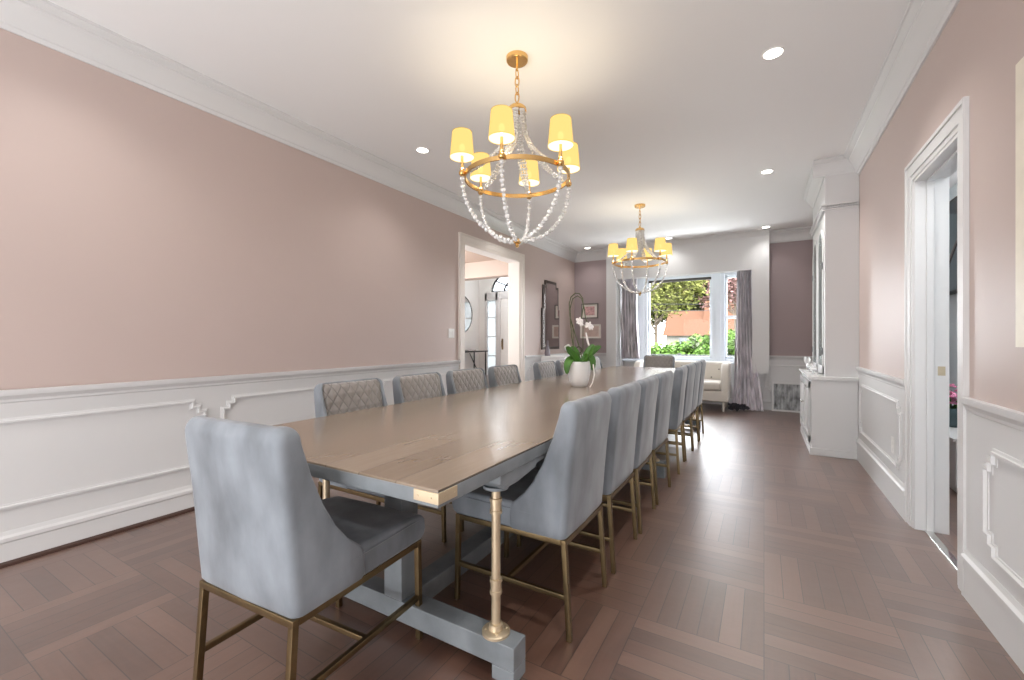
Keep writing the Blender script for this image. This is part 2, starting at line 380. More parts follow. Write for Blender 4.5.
def rail(mb, axis, wall, sgn, a, b, k=1):
    prof = [(0, -.115), (.014, -.115), (.014, -.07), (.022, -.062), (.022, -.05), (.03, -.04), (.045, -.028), (.05, -.012), (.05, 0), (0, 0)]
    pts = [(wall+sgn*p*k, RAIL+q) for p, q in prof]
    if axis == 'y': mb.prism(pts, 'y', a, b)
    else: mb.prism(pts, 'x', a, b)
def basebd(mb, axis, wall, sgn, a, b, h=.175):
    pts = [(wall, 0), (wall+sgn*.02, 0), (wall+sgn*.02, h-.06), (wall+sgn*.028, h-.05), (wall+sgn*.028, h-.032), (wall+sgn*.018, h-.02), (wall+sgn*.012, h), (wall, h)]
    mb.prism(pts, axis, a, b)
# wainscot skins, rails, baseboards
w = MB(); w.box(XL, XL+.01, YR, LY0-.14, 0, RAIL-.02).box(XL, XL+.01, LY1+.14, YB, 0, RAIL-.02); rail(w, 'y', XL, 1, YR, LY0-.13); rail(w, 'y', XL, 1, LY1+.13, YB)
struct(w.build('trim_5', M_WHITE, angle=20), 'white wainscot and chair rail on the long mauve wall')
w = MB(); w.box(XR-.01, XR, YR, DY0-.11, 0, RAIL-.02).box(XR-.01, XR, DY1+.11, YB, 0, RAIL-.02); rail(w, 'y', XR, -1, YR, DY0-.115, .6); rail(w, 'y', XR, -1, DY1+.115, 5.34, .6)
struct(w.build('trim_6', M_WHITE, angle=20), 'white wainscot and chair rail beside the doorway')
w = MB(); w.box(XL, WX0, YB-.01, YB, 0, RAIL-.02).box(WX1, XR, YB-.01, YB, 0, RAIL-.02); rail(w, 'x', YB, -1, XL, -2.665); rail(w, 'x', YB, -1, .075, XR)
struct(w.build('trim_7', M_WHITE, angle=20), 'white wainscot and chair rail on the window wall')
w = MB(); basebd(w, 'y', XL, 1, YR, LY0-.14); basebd(w, 'y', XL, 1, LY1+.14, YB); struct(w.build('baseboard_left', M_WHITE, angle=20))
w = MB(); basebd(w, 'y', XR, -1, YR, DY0-.11, .22); basebd(w, 'y', XR, -1, DY1+.11, 5.34, .22); struct(w.build('baseboard_right', M_WHITE, angle=20))
w = MB(); basebd(w, 'x', YB, -1, XL, WX0); basebd(w, 'x', YB, -1, WX1, XR); struct(w.build('baseboard_back', M_WHITE, angle=20))
w = MB()
for a, b in ((YR, LY0-.14), (LY1+.14, YB)): w.prism([(XL+.02, 0), (XL+.042, 0), (XL+.038, .014), (XL+.02, .022)], 'y', a, b)
struct(w.build('trim_8', M_SHOE), 'dark walnut shoe moulding under the baseboard')

def notch_panel(mb, axis, wall, sgn, t0, t1, z0, z1, n=.075, th=.016):
    """stepped-corner picture moulding on a wall plane, mitred"""
    A, B = .5*n, .5*n
    bl = [(t0, z0+n), (t0+A, z0+n), (t0+A, z0+B), (t0+n, z0+B), (t0+n, z0)]
    br = [(t1-n, z0), (t1-n, z0+B), (t1-A, z0+B), (t1-A, z0+n), (t1, z0+n)]
    tr = [(t1, z1-n), (t1-A, z1-n), (t1-A, z1-B), (t1-n, z1-B), (t1-n, z1)]
    tl = [(t0+n, z1), (t0+n, z1-B), (t0+A, z1-B), (t0+A, z1-n), (t0, z1-n)]
    loop = bl+br+tr+tl; N_ = len(loop)
    prof = [(-.017, 0), (-.017, .006), (-.006, .008), (-.004, th), (.006, th), (.009, .005), (.017, .004), (.017, 0)]
    rings = []
    for i in range(N_):
        p0, p, p1 = Vector(loop[i-1]), Vector(loop[i]), Vector(loop[(i+1) % N_])
        d0, d1 = (p-p0).normalized(), (p1-p).normalized()
        n0, n1 = Vector((-d0.y, d0.x)), Vector((-d1.y, d1.x)); m_ = n0+n1
        m_ = m_/max(.2, m_.dot(n0)) if m_.length > .01 else n0
        ring = []
        for o_, dd in prof:
            q = p+m_*o_; wv = wall+sgn*dd
            ring.append(mb.bm.verts.new((wv, q.x, q.y) if axis == 'y' else (q.x, wv, q.y)))
        rings.append(ring)
    for i in range(N_):
        for k_ in range(len(prof)-1):
            mb.bm.faces.new([rings[i][k_], rings[(i+1) % N_][k_], rings[(i+1) % N_][k_+1], rings[i][k_+1]])
k = 0
num = 9
w = MB()
for a, b in ((-2.6, -1.3), (-1.18, .0), (.12, 1.52)):
    notch_panel(w, 'y', XL+.01, 1, a, b, .30, .745)
notch_panel(w, 'y', XL+.01, 1, 1.64, 2.98, .30, .745); notch_panel(w, 'y', XL+.01, 1, 3.1, 4.3, .30, .745); notch_panel(w, 'y', XL+.01, 1, 6.35, 8.2, .30, .745)
struct(w.build('trim_9', M_WHITE, smooth=False), 'white stepped panel mouldings on the long wainscot')
w = MB()
notch_panel(w, 'y', XR-.01, -1, .6, 2.52, .30, .72); notch_panel(w, 'y', XR-.01, -1, 3.80, 5.22, .30, .74)
struct(w.build('trim_10', M_WHITE, smooth=False), 'white stepped panel mouldings beside the doorway')
w = MB(); notch_panel(w, 'x', YB-.01, -1, -3.3, -2.75, .30, .745); notch_panel(w, 'x', YB-.01, -1, .02, .72, .30, .745)
struct(w.build('trim_11', M_WHITE, smooth=False), 'white stepped panel mouldings on the window wall')

# casing of the left opening
def casing(mb, wall, sgn, y0, y1, z, wd, dp=.022):
    prof = [(0, dp*.55), (.25, dp*.55), (.3, dp), (.82, dp), (.86, dp*1.5), (1, dp*1.5)]
    for i in range(len(prof)-1):
        (a, d0), (b, d1) = prof[i], prof[i+1]
        if b-a < .001: continue
        d = max(d0, d1) if i != 1 else d1
        x0, x1 = sorted((wall, wall+sgn*d))
        mb.box(x0, x1, y0-wd*b, y0-wd*a, 0, z+wd*b); mb.box(x0, x1, y1+wd*a, y1+wd*b, 0, z+wd*b); mb.box(x0, x1, y0-wd*a, y1+wd*a, z+wd*a, z+wd*b)
w = MB(); casing(w, XL, 1, LY0, LY1, LZ, .125)
w.box(XL-.2, XL+.004, LY0-.001, LY0+.012, 0, LZ).box(XL-.2, XL+.004, LY1-.012, LY1+.001, 0, LZ).box(XL-.2, XL+.004, LY0, LY1, LZ-.012, LZ+.001)
struct(w.build('trim_12', mat('opening_casing_paint', (.76, .70, .65, 1), .4), smooth=False), 'cased opening to the entrance hall')
# door frame of the right doorway
d1 = struct(MB().box(XR-.003, XR+.155, DY0-.001, DY0+.018, 0, DZ).box(XR-.003, XR+.155, DY1-.018, DY1+.001, 0, DZ).box(XR-.003, XR+.155, DY0, DY1, DZ-.018, DZ+.001)
            .box(XR+.05, XR+.085, DY1-.03, DY1-.018, 0, DZ-.018).box(XR+.05, XR+.085, DY0+.018, DY0+.03, 0, DZ-.018).box(XR+.05, XR+.085, DY0+.018, DY1-.018, DZ-.03, DZ-.018).build('door_1', M_WHITE, bevel=.002, seg=2))
w = MB(); casing(w, XR, -1, DY0, DY1, DZ, .115, .014); struct(w.build('trim_13', M_WHITE, smooth=False), 'white casing around the doorway')
sp = MB().box(XR+.103, XR+.137, DY1-.0205, DY1-.018, .955, 1.01).box(XR+.112, XR+.128, DY1-.022, DY1-.0205, .97, .995).build('strike_plate', M_STRIKE, d1, bevel=.001, seg=1)
sp['label'] = 'small brass strike plate on the jamb'
struct(MB().box(XR+.04, XR+.08, DY0+.018, DY1-.018, 0, .008).build('trim_14', M_CHROME, bevel=.003, seg=2), 'metal threshold strip in the doorway')

# ------------------------------------------------------------------ window
win = MB()
fr, y0, y1 = .05, WY+.02, WY+.12
ML = [(-2.235, -1.985), (-.83, -.615)]     # mullion posts
win.box(WFX0, WFX0+fr, y0, y1, WFZ0, WFZ1).box(WFX1-fr, WFX1, y0, y1, WFZ0, WFZ1).box(WFX0, WFX1, y0, y1, WFZ0, WFZ0+fr).box(WFX0, WFX1, y0, y1, WFZ1-fr, WFZ1)
for a, b in ML: win.box(a, b, y0-.02, y1, WFZ0, WFZ1).box(a+.06, b-.06, y0-.04, y0, WFZ0, WFZ1)
win.box(WX0, WX1, WY-.10, WY+.02, WFZ0-.04, WFZ0)
w1 = struct(win.build('window_1', mat('window_frame_paint', (.70, .75, .80, 1), .35), bevel=.006, seg=2))
def sash(a, b, meet):
    s = MB(); t = .035
    s.box(a, a+t, y0+.03, y1-.02, WFZ0+fr, WFZ1-fr).box(b-t, b, y0+.03, y1-.02, WFZ0+fr, WFZ1-fr).box(a, b, y0+.03, y1-.02, WFZ0+fr, WFZ0+fr+t).box(a, b, y0+.03, y1-.02, WFZ1-fr-t, WFZ1-fr)
    if meet: s.box(a, b, y0+.01, y1-.02, 1.56, 1.61)
    o = s.build('sash', mat('window_frame_paint', (.7, .75, .8, 1), .35), w1, bevel=.004, seg=1)
    MB().box(a+t, b-t, y0+.055, y0+.06, WFZ0+fr+t, WFZ1-fr-t).build('pane', M_GLASS, o, smooth=False)
sash(WFX0+fr, ML[0][0], True); sash(ML[0][1], ML[1][0], False); sash(ML[1][1], WFX1-fr, True)
MB().box(ML[0][1]+.03, ML[1][0]-.01, y0-.005, y0+.03, WFZ1-fr-.05, WFZ1-fr).build('roller_blind', mat('dark_blind', (.05, .045, .04, 1), .6), w1, bevel=.008)

# assumed rear window behind the camera, unseen; an added lamp stands for its daylight
rw = MB()
for a in (-3.0, -1.1, .5): rw.box(a-.05, a+.05, YR, YR+.03, .7, 2.6)
rw.box(-3.05, .55, YR, YR+.03, .65, .75).box(-3.05, .55, YR, YR+.03, 2.55, 2.65)
struct(rw.build('window_2', M_WHITE, smooth=False))

# ------------------------------------------------------------------ dining table
TX0, TX1, TY0, TY1, TZ = -2.03, -.763, .905, 6.62, .762
org = Vector((-1.395, 3.76, 0))
tb = thing('dining_table', 'very long driftwood-topped trestle dining table with grey base and brass pipe posts', 'table', org)
MB().box(TX0, TX1, TY0, TY1, TZ-.05, TZ).build('table_top', M_TABLE, tb, bevel=.004, seg=2, origin=org)
MB().box(TX0-.0015, TX1+.0015, TY0-.0015, TY1+.0015, TZ-.0505, TZ-.006).build('edge_band', M_GREYP, tb, bevel=.003, seg=1, origin=org)['label'] = 'grey painted table edge'
for sx, X in ((1, TX1), (-1, TX0)):
    for sy, Y in ((1, TY0), (-1, TY1)):
        b = MB(); h0, h1 = TZ-.039, TZ-.008; e = .005
        b.box(*sorted((X-sx*.085, X+sx*e)), *sorted((Y-sy*e, Y+sy*.002)), h0, h1)
        b.box(*sorted((X-sx*.002, X+sx*e)), *sorted((Y, Y+sy*.08)), h0, h1)
        for t in (.02, .068):
            b.ball((X-sx*t, Y-sy*e, (h0+h1)/2), .0035, 1); b.ball((X+sx*e, Y+sy*t, (h0+h1)/2), .0035, 1)
        b.build('corner_plate', M_PALEBRASS, tb, bevel=.001, seg=1, origin=org)['label'] = 'brass corner plate'
FX0, FX1 = -1.855, -.724
TYS = (1.29, 3.82, 6.15)
xc = (FX0+FX1)/2
for yc in TYS:
    f = MB().box(FX0, FX1, yc-.042, yc+.042, .05, .132).box(FX1-.09, FX1, yc-.042, yc+.042, 0, .05).box(FX0, FX0+.09, yc-.042, yc+.042, 0, .05)
    f.build('trestle_foot', M_GREYP, tb, bevel=.004, seg=2, origin=org)
    MB().box(xc-.048, xc+.048, yc-.040, yc+.055, .131, TZ-.05).build('post', M_GREYP, tb, bevel=.003, seg=2, origin=org)
    MB().box(FX0+.12, FX1-.12, yc-.04, yc+.04, TZ-.1, TZ-.05).build('cross_beam', M_GREYP, tb, bevel=.004, seg=2, origin=org)
    for X in (-.822, -1.758):
        pts = [(yc-.06, TZ-.05), (yc-.06, TZ-.082), (yc-.03, TZ-.105), (yc+.06, TZ-.105), (yc+.2, TZ-.088), (yc+.215, TZ-.075), (yc+.33, TZ-.07), (yc+.33, TZ-.05)]
        MB().prism(pts, 'x', X-.055, X+.055).build('bracket', M_GREYP, tb, bevel=.006, seg=2, origin=org)
        p = MB(); c0 = (X, yc, 0)
        p.lathe([(.016, .14), (.016, TZ-.1)], c0, 20)
        pp = p.build('pipe_post', M_PALEBRASS, tb, origin=org)
        pp['label'] = 'pale brass pipe post'
        q = MB(); q.lathe([(.05, .131), (.05, .14), (.047, .143), (.026, .146), (.024, .165), (.017, .167)], c0, 24)
        for k2 in range(4): q.ball((X+.037*math.cos(k2*PI/2+.6), yc+.037*math.sin(k2*PI/2+.6), .144), .005, 1)
        q.build('flange', M_PALEBRASS, pp, origin=org)
        for z in (.27, .555):
            q = MB(); q.lathe([(.0162, z), (.022, z+.001), (.022, z+.012), (.0195, z+.013), (.0195, z+.042), (.022, z+.043), (.022, z+.054), (.0162, z+.055)], c0, 20).build('coupling', M_PALEBRASS, pp, origin=org)
        q = MB(); q.lathe([(.017, TZ-.118), (.045, TZ-.116), (.047, TZ-.110), (.047, TZ-.105)], c0, 24)
        q.build('cap_plate', M_GREYP, pp, origin=org)
MB().box(xc-.049, xc+.049, TYS[0]+.05, TYS[2]-.04, .05, .13).build('stretcher', M_GREYP, tb, bevel=.004, seg=2, origin=org)

# ------------------------------------------------------------------ chairs (local: faces +Y, floor centre at origin)
def make_chair(label, loc, rz):
    t = thing('dining_chair', label, 'chair', loc, rz)
    W = .228
    # seat cushion
    s = MB()
    def seat_f(u, v):
        a = (u-.5)*2; b = (v-.5)*2
        return (a*W, .035+b*.245, 0)
    pts = [(-.20, .388), (.262, .388), (.284, .40), (.292, .43), (.288, .465), (.268, .487), (.2, .497), (0, .5), (-.20, .49)]
    s.prism(pts, 'x', -W, W)
    s.build('seat', M_VELVET, t, bevel=.016, seg=3)
    # piping seam along the front of the cushion
    MB().tube([(-W-.001, -.14, .468), (-W-.001, .2, .474), (-W+.004, .262, .47), (-W+.02, .283, .464), (W-.02, .283, .464), (W-.004, .262, .47), (W+.001, .2, .474), (W+.001, -.14, .468)], .0035, 6).build('piping', M_VELVET, t)
    # backrest: one lofted body, soft rear edges, side flanks sweeping into the seat, hollow front
    def ip(tab, z):
        for (z0, v0), (z1, v1) in zip(tab, tab[1:]):
            if z <= z1: return v0+(v1-v0)*(z-z0)/(z1-z0)
        return tab[-1][1]
    REAR = [(.388, -.268), (.5, -.278), (.7, -.295), (.84, -.312), (.90, -.318)]
    FLANK = [(.388, -.016), (.47, -.018), (.495, -.030), (.515, -.052), (.545, -.085), (.60, -.128), (.68, -.172), (.78, -.212), (.87, -.240), (.90, -.248)]
    SLAB = [(.388, -.15), (.5, -.172), (.58, -.192), (.72, -.224), (.87, -.252), (.90, -.258)]
    def section(z, grow=0, wr=0):
        yr, yf, ys = ip(REAR, z)+grow, ip(FLANK, z)-grow, ip(SLAB, z)-grow
        w_ = W+.004-wr; fl = .025; r = .030; q = []
        def arc(cx, cy, rx, ry, a0, a1, n):
            for i in range(n+1):
                t_ = a0+(a1-a0)*i/n; q.append((cx+rx*math.cos(t_), cy+ry*math.sin(t_), z))
        ym = (yr+yf)/2; rr = min(r, (yf-yr)*.45); fr_ = min(.013, (yf-yr)*.3)
        arc(-w_+rr, yr+rr, rr, rr, PI, 1.5*PI, 5)
        q.append((0, yr-.004, z))
        arc(w_-rr, yr+rr, rr, rr, 1.5*PI, 2*PI, 5)
        arc(w_-fr_, yf-fr_, fr_, fr_, 0, PI/2, 4)
        arc(w_-fl+fr_, yf-fr_, fr_, fr_, PI/2, PI, 4)
        q.append((w_-fl, min(ys, yf-fr_-.001), z)); q.append((-w_+fl, min(ys, yf-fr_-.001), z))
        arc(-w_+fl-fr_, yf-fr_, fr_, fr_, 0, PI/2, 4)
        arc(-w_+fr_, yf-fr_, fr_, fr_, PI/2, PI, 4)
        return q
    zs = [.388, .40, .43, .46, .48, .495, .505, .515, .53, .545, .57, .60, .64, .68, .73, .78, .83, .87, .885]
    secs = [section(z) for z in zs]
    secs[0] = section(.388, .006, .006)
    for i in range(1, 7):
        t_ = i/6*PI/2
        q = section(.885, .026*(1-math.cos(t_)), .034*(1-math.cos(t_)))
        secs.append([(x_, y_, .885+.043*math.sin(t_)) for x_, y_, z_ in q])
    b = MB(); rings = [[b.bm.verts.new(p) for p in q] for q in secs]; n_ = len(rings[0])
    for i in range(len(rings)-1):
        for k in range(n_): b.bm.faces.new([rings[i][k], rings[i][(k+1) % n_], rings[i+1][(k+1) % n_], rings[i+1][k]])
    b.bm.faces.new(rings[0][::-1]); b.bm.faces.new(rings[-1])
    b.build('backrest', M_VELVET, t, angle=50)
    # quilted inner panel follows the front profile
    prof = [(-.170, .495), (-.186, .56), (-.208, .66), (-.230, .76), (-.248, .86), (-.256, .895), (-.272, .918)]
    def qf(u, v):
        i = v*(len(prof)-1); k2 = min(int(i), len(prof)-2); fr_ = i-k2
        y = prof[k2][0]*(1-fr_)+prof[k2+1][0]*fr_; z = prof[k2][1]*(1-fr_)+prof[k2+1][1]*fr_
        a = (u-.5)*2
        e = (1-abs(a)**6)*(.012 if .03 < v < .97 else .002)
        return (a*(W-.022), y+e, z)
    MB().sheet(qf, 20, 18).build('quilted_panel', M_QUILT, t, solid=.006)['label'] = 'taupe diamond quilted inner back'
    # metal frame
    f = MB(); z = .376
    LX, LF, LR = .212, .258, -.258
    f.box(-LX-.011, LX+.011, LF-.011, LF+.011, z-.011, z+.012).box(-LX-.011, LX+.011, LR-.011, LR+.011, z-.011, z+.012)
    f.box(-LX-.011, -LX+.011, LR+.011, LF-.011, z-.011, z+.012).box(LX-.011, LX+.011, LR+.011, LF-.011, z-.011, z+.012)
    f.build('seat_frame', M_BRASS, t, bevel=.002, seg=1)
    for sx in (-1, 1):
        MB().bar((sx*LX, LF, z), (sx*(LX+.003), LF+.006, 0), .021, .021, (0, 1, 0)).build('leg', M_BRASS, t, bevel=.002, seg=1)
        MB().bar((sx*LX, LR, z), (sx*(LX+.003), LR-.024, 0), .021, .021, (0, 1, 0)).build('leg', M_BRASS, t, bevel=.002, seg=1)
        MB().bar((sx*(LX+.002), LF+.002, .165), (sx*(LX+.002), LR-.012, .165), .018, .020).build('side_stretcher', M_BRASS, t, bevel=.002, seg=1)
    MB().bar((-LX, -.0, .165), (LX, -.0, .165), .018, .020).build('cross_stretcher', M_BRASS, t, bevel=.002, seg=1)
    return t

ch = make_chair('grey velvet chair at the head of the table, its plain back towards the camera', (-1.372, .985, 0), R(3.5))
ORD = ['first', 'second', 'third', 'fourth', 'fifth', 'sixth', 'seventh', 'eighth']
yr = [1.768, 2.335, 2.845, 3.375, 4.17, 4.655, 5.14, 5.625]
rot = [0, 0, 1.5, -1, 3, -1, 0, 1]
for i, y in enumerate(yr):
    dup(ch, (-.933, y, 0), PI/2+R(rot[i]), f'{ORD[i]} grey velvet chair counting from the brass-plated table corner along the open aisle side', 'chairs along the aisle side of the table')
yl = [1.735, 2.325, 2.89, 3.49, 4.38, 4.95, 5.46, 5.97]
rot = [0, 1, -1, 0, 0, 1, 0, 0]
for i, y in enumerate(yl):
    dup(ch, (-1.862, y, 0), -PI/2+R(rot[i]), f'{ORD[i]} quilted grey chair from the camera end, on the mauve wall side of the table', 'chairs along the wall side of the table')
dup(ch, (-1.42, 6.72, 0), PI, 'lone chair at the far head of the table, in front of the window', None)
ch.scale = (1.03, 1.04, 1.0)

# ------------------------------------------------------------------ chandeliers
def strand(mb, path, r, n):
    # beads evenly along a polyline
    L = [0]
    for i in range(1, len(path)): L.append(L[-1]+(Vector(path[i])-Vector(path[i-1])).length)
    for k2 in range(n):
        d = L[-1]*(k2+.5)/n; i = 1
        while L[i] < d and i < len(L)-1: i += 1
        f = (d-L[i-1])/max(1e-6, L[i]-L[i-1]); p = Vector(path[i-1]).lerp(Vector(path[i]), f)
        mb.ball(p, r*(1 if k2 % 2 == 0 else .72), 1)
def make_chandelier(label, loc, a0):
    t = thing('chandelier', label, 'chandelier', loc, 0, 'crystal bead chandeliers over the table')
    # z relative to the ceiling (origin at the canopy)
    MB().lathe([(.0, -.03), (.062, -.03), (.068, -.024), (.070, 0)], seg=32, cap0=False).build('canopy', M_GOLD, t)
    c = MB(); c.tube([(0, 0, -.03), (0, 0, -.085)], .006)
    for i in range(4):
        z = -.105-i*.05
        ring = [(0.013*math.cos(k*2*PI/14)*(1 if i % 2 else .15)+0, .013*math.cos(k*2*PI/14)*(.15 if i % 2 else 1), z+.032*math.sin(k*2*PI/14)) for k in range(15)]
        c.tube(ring, .0042, 6, cap=False)
    c.build('chain', M_GOLD, t)
    MB().lathe([(.0, -.29), (.012, -.29), (.016, -.305), (.045, -.312), (.058, -.325), (.060, -.345), (.052, -.346), (.0, -.335)], seg=32, cap0=False, cap1=False).build('crown_cap', M_GOLD, t)
    ZR, RR = -.772, .330
    rg = MB()
    n = 72
    pr = [(RR-.005, ZR-.013), (RR+.005, ZR-.013), (RR+.005, ZR+.013), (RR-.005, ZR+.013)]
    rings = [[rg.bm.verts.new((r*math.cos(2*PI*k/n), r*math.sin(2*PI*k/n), z)) for k in range(n)] for r, z in pr]
    for i in range(4):
        for k in range(n): rg.bm.faces.new([rings[i][k], rings[i][(k+1) % n], rings[(i+1) % 4][(k+1) % n], rings[(i+1) % 4][k]])
    rg.build('ring', M_GOLD, t)
    MB().ball((0, 0, -1.172), .026, 2, (1, 1, .8)).lathe([(.008, -1.21), (.013, -1.2), (.01, -1.19)], seg=12).build('hub', M_GOLD, t)
    for k in range(6):
        a = a0+k*PI/3; ca, sa = math.cos(a), math.sin(a); RB = .352
        arm = MB(); arm.ball((RB*ca, RB*sa, ZR), .021, 2); arm.tube([(RB*ca, RB*sa, ZR+.015), (RB*ca, RB*sa, ZR+.105)], .009, 12)
        arm.lathe([(.012, ZR+.018), (.015, ZR+.024), (.009, ZR+.032)], (RB*ca, RB*sa, 0), 14)
        ar = arm.build('candle_arm', M_GOLD, t)
        z0, z1 = ZR+.095, ZR+.253
        sh = MB()
        rings = [(.075, z0), (.061, z1)]
        sh.lathe(rings, (RB*ca, RB*sa, 0), 28, False, False)
        sh.lathe([(.0755, z0-.001), (.0765, z0+.002), (.0755, z0+.005)], (RB*ca, RB*sa, 0), 28, False, False)
        so = sh.build('lamp_shade', M_SHADE, t)
        MB().lathe([(.0725, z0+.002), (.059, z1-.004), (.0, z1-.004)], (RB*ca, RB*sa, 0), 28, False, False).build('shade_lining', M_SHADEIN, so)  # lining closed at the top, added to dim the glow on the ceiling
        MB().ball((RB*ca, RB*sa, z0+.06), .018, 2, (1, 1, 1.5)).build('bulb', M_BULB, t)
        lower = [(RB*math.cos(q*PI/2/24)*ca*(1)+.0, RB*math.cos(q*PI/2/24)*sa, ZR-.022-(.378)*math.sin(q*PI/2/24)**.95) for q in range(25)]
        lower = [(p[0], p[1], p[2]) for p in lower if math.hypot(p[0], p[1]) > .02]
        st = MB(); strand(st, lower, .017, 22); st.tube(lower, .002, 5); st.build('bead_strand', M_CRYST, t)
        for da, rr0 in ((-.26, .046), (0, .05), (.26, .046)):
            aa = a+da*1.0
            up = []
            for q in range(21):
                f = q/20; r = rr0+(RR-.01-rr0)*(f**2.1); ang = aa+(a-aa)*f**1.5
                up.append((r*math.cos(ang), r*math.sin(ang), -.342+(ZR+.005+.342)*(f**.82)))
            st = MB(); strand(st, up, .0125, 26); st.build('bead_strand', M_CRYST, t)
    return t
CH = [(-1.357, 2.38), (-1.428, 5.81)]
c1 = make_chandelier('large crystal bead chandelier above the near part of the table', (CH[0][0], CH[0][1], ZC), R(45.5))
c2 = dup(c1, (CH[1][0], CH[1][1], ZC), R(-17.7), 'farther crystal bead chandelier hanging before the window')

# recessed downlights
def can(x, y, label):
    t = thing('recessed_light', label, 'ceiling light', (x, y, ZC), 0, 'recessed ceiling lights')
    MB().lathe([(.052, -.003), (.054, -.006), (.060, -.006), (.062, 0), (.052, 0)], seg=32, cap0=False, cap1=False).build('trim_ring', M_PLASTIC, t)
    MB().lathe([(.0, -.002), (.053, -.002), (.053, 0)], seg=32, cap0=False).build('lens', M_CAN, t)
    return t
for x, y, l in ((.049, 3.154, 'round recessed ceiling light high up, first before the doorway casing'), (-2.79, 3.086, 'round recessed ceiling light beside the near chandelier, towards the long mauve wall'),
                (.028, 5.34, 'round recessed ceiling light in front of the tall white hutch'), (-2.98, 8.0, 'round recessed ceiling light above the small framed pictures'),
                (.028, 7.95, 'round recessed ceiling light beside the crown of the window surround'), (-1.45, 7.95, 'round recessed ceiling light just behind the farther chandelier')):
    can(x, y, l)

# ------------------------------------------------------------------ potted orchid
OP = Vector((-1.407, 3.57, TZ)); OC, OS = math.cos(math.atan(252/430)), math.sin(math.atan(252/430))
orc = thing('potted_orchid', 'white orchid with glossy leaves in a round white pot on the table', 'plant', OP)
MB().lathe([(.0, 0), (.058, 0), (.068, .008), (.084, .05), (.096, .11), (.1, .17), (.097, .212), (.098, .22), (.090, .22), (.088, .195)], seg=40, cap0=False, cap1=False).build('pot', M_CERAM, orc)
MB().lathe([(.0, .2), (.05, .205), (.09, .196)], seg=24, cap0=False, cap1=False).build('soil', M_SOIL, orc)
def opx(u, v, dep=0):   # offsets measured across and up from the pot base (metres)
    return Vector(((u-579)/113*OC-dep*OS, (u-579)/113*OS+dep*OC, (386.5-v)/113))
def leaf(pts, wd, name='leaf'):
    m_ = MB(); P = [Vector(p) for p in pts]; n = 12
    def at(t):
        i = t*(len(P)-1); k2 = min(int(i), len(P)-2); f = i-k2
        p0, p1, p2, p3 = P[max(k2-1, 0)], P[k2], P[k2+1], P[min(k2+2, len(P)-1)]
        return .5*((2*p1)+(p2-p0)*f+(2*p0-5*p1+4*p2-p3)*f*f+(3*p1-p0-3*p2+p3)*f**3)
    def fn(u, v):
        p = at(u); d = (at(min(1, u+.02))-at(max(0, u-.02))).normalized(); s_ = d.cross(Vector((OS, -OC, .9))).normalized()
        nn = s_.cross(d)
        wv = wd*(math.sin(PI*min(1, (u*.93+.07)))**.6); a = (v-.5)*2
        return p+s_*a*wv+nn*abs(a)*wv*.25
    m_.sheet(fn, n, 6); return m_.build(name, M_LEAF, orc, solid=.004)
leaf([opx(580, 366, 0), opx(574, 357, -.03), opx(568, 351, -.06), opx(565, 347, -.08)], .042)
leaf([opx(580, 366, 0), opx(586, 356, -.03), opx(590, 349, -.05), opx(593, 345, -.06)], .036)
leaf([opx(581, 366, 0), opx(588, 357, .03), opx(596, 350, .05), opx(602.5, 346.5, .06)], .034)
leaf([opx(578, 365, 0), opx(571, 359, -.05), opx(566, 365, -.08), opx(566, 374, -.09)], .034)
leaf([opx(582, 364, 0), opx(589, 357, -.02), opx(592, 362, -.03), opx(592, 371, -.03)], .030)
leaf([opx(579, 366, 0), opx(577, 356, .06), opx(575, 350, .1), opx(573, 347, .12)], .036)
leaf([opx(580, 365, 0), opx(582, 360, -.08), opx(584, 356, -.12), opx(585, 353, -.14)], .030)
st1 = [opx(582, 364, 0), opx(581, 352, .0), opx(577, 340, .01), opx(573, 328, .01), opx(570, 316, .01), opx(569.5, 304, .01), opx(571, 297.5, 0), opx(575, 294, -.01), opx(579, 294.5, -.02), opx(582, 299, -.03), opx(582.5, 308, -.04), opx(581, 317, -.05), opx(578.5, 322, -.05)]
st2 = [opx(577, 364, .02), opx(574, 350, .03), opx(572, 336, .03), opx(571, 322, .03), opx(570.5, 309, .03), opx(573, 299, .03), opx(578, 296, .03), opx(582, 299, .02), opx(584, 308, 0), opx(585, 318, -.02), opx(587, 324, -.03)]
MB().tube(st1, .0048, 8).build('flower_stem', M_STEM, orc); MB().tube(st2, .0048, 8).build('flower_stem', M_STEM, orc)
MB().tube([opx(583.5, 365, .04), opx(583.8, 321, .04)], .0035, 6).build('stake', M_STEM, orc); MB().tube([opx(573.5, 365, -.02), opx(573.2, 325, .02)], .0035, 6).build('stake', M_STEM, orc)
def blossom(p, sc, tilt):
    m_ = MB()
    for k2 in range(5):
        a = k2*2*PI/5+tilt; wv = 1.25 if k2 in (1, 4) else .85
        g = MB(); g.ball((0, 0, 0), .5, 2, (wv*.62, .12, 1))
        g.xf(Matrix.Translation((0, 0, .45))); g.xf(Matrix.Rotation(a, 4, 'Y')); g.xf(Matrix.Scale(sc, 4))
        for f in g.bm.faces: pass
        me = bpy.data.meshes.new('tmp'); g.bm.to_mesh(me); g.bm.free(); m_.bm.from_mesh(me); bpy.data.meshes.remove(me)
    m_.ball((0, -.1*sc, -.05*sc), .16*sc, 1)
    m_.xf(Matrix.Translation(p) @ Matrix.Rotation(math.atan(252/430), 4, 'Z'))
    m_.build('blossom', M_PETAL, orc)
blossom(opx(578, 321.5, -.07), .036, .2); blossom(opx(580.5, 324, -.02), .028, .9); blossom(opx(587.5, 326, -.06), .038, .4); blossom(opx(590.5, 328, -.02), .028, 0)
MB().tube([opx(585.5, 333, -.02), opx(587, 342, -.03), opx(589.5, 350, -.03)], [.007, .01, .006], 8).build('flower_spike', M_PETAL, orc)
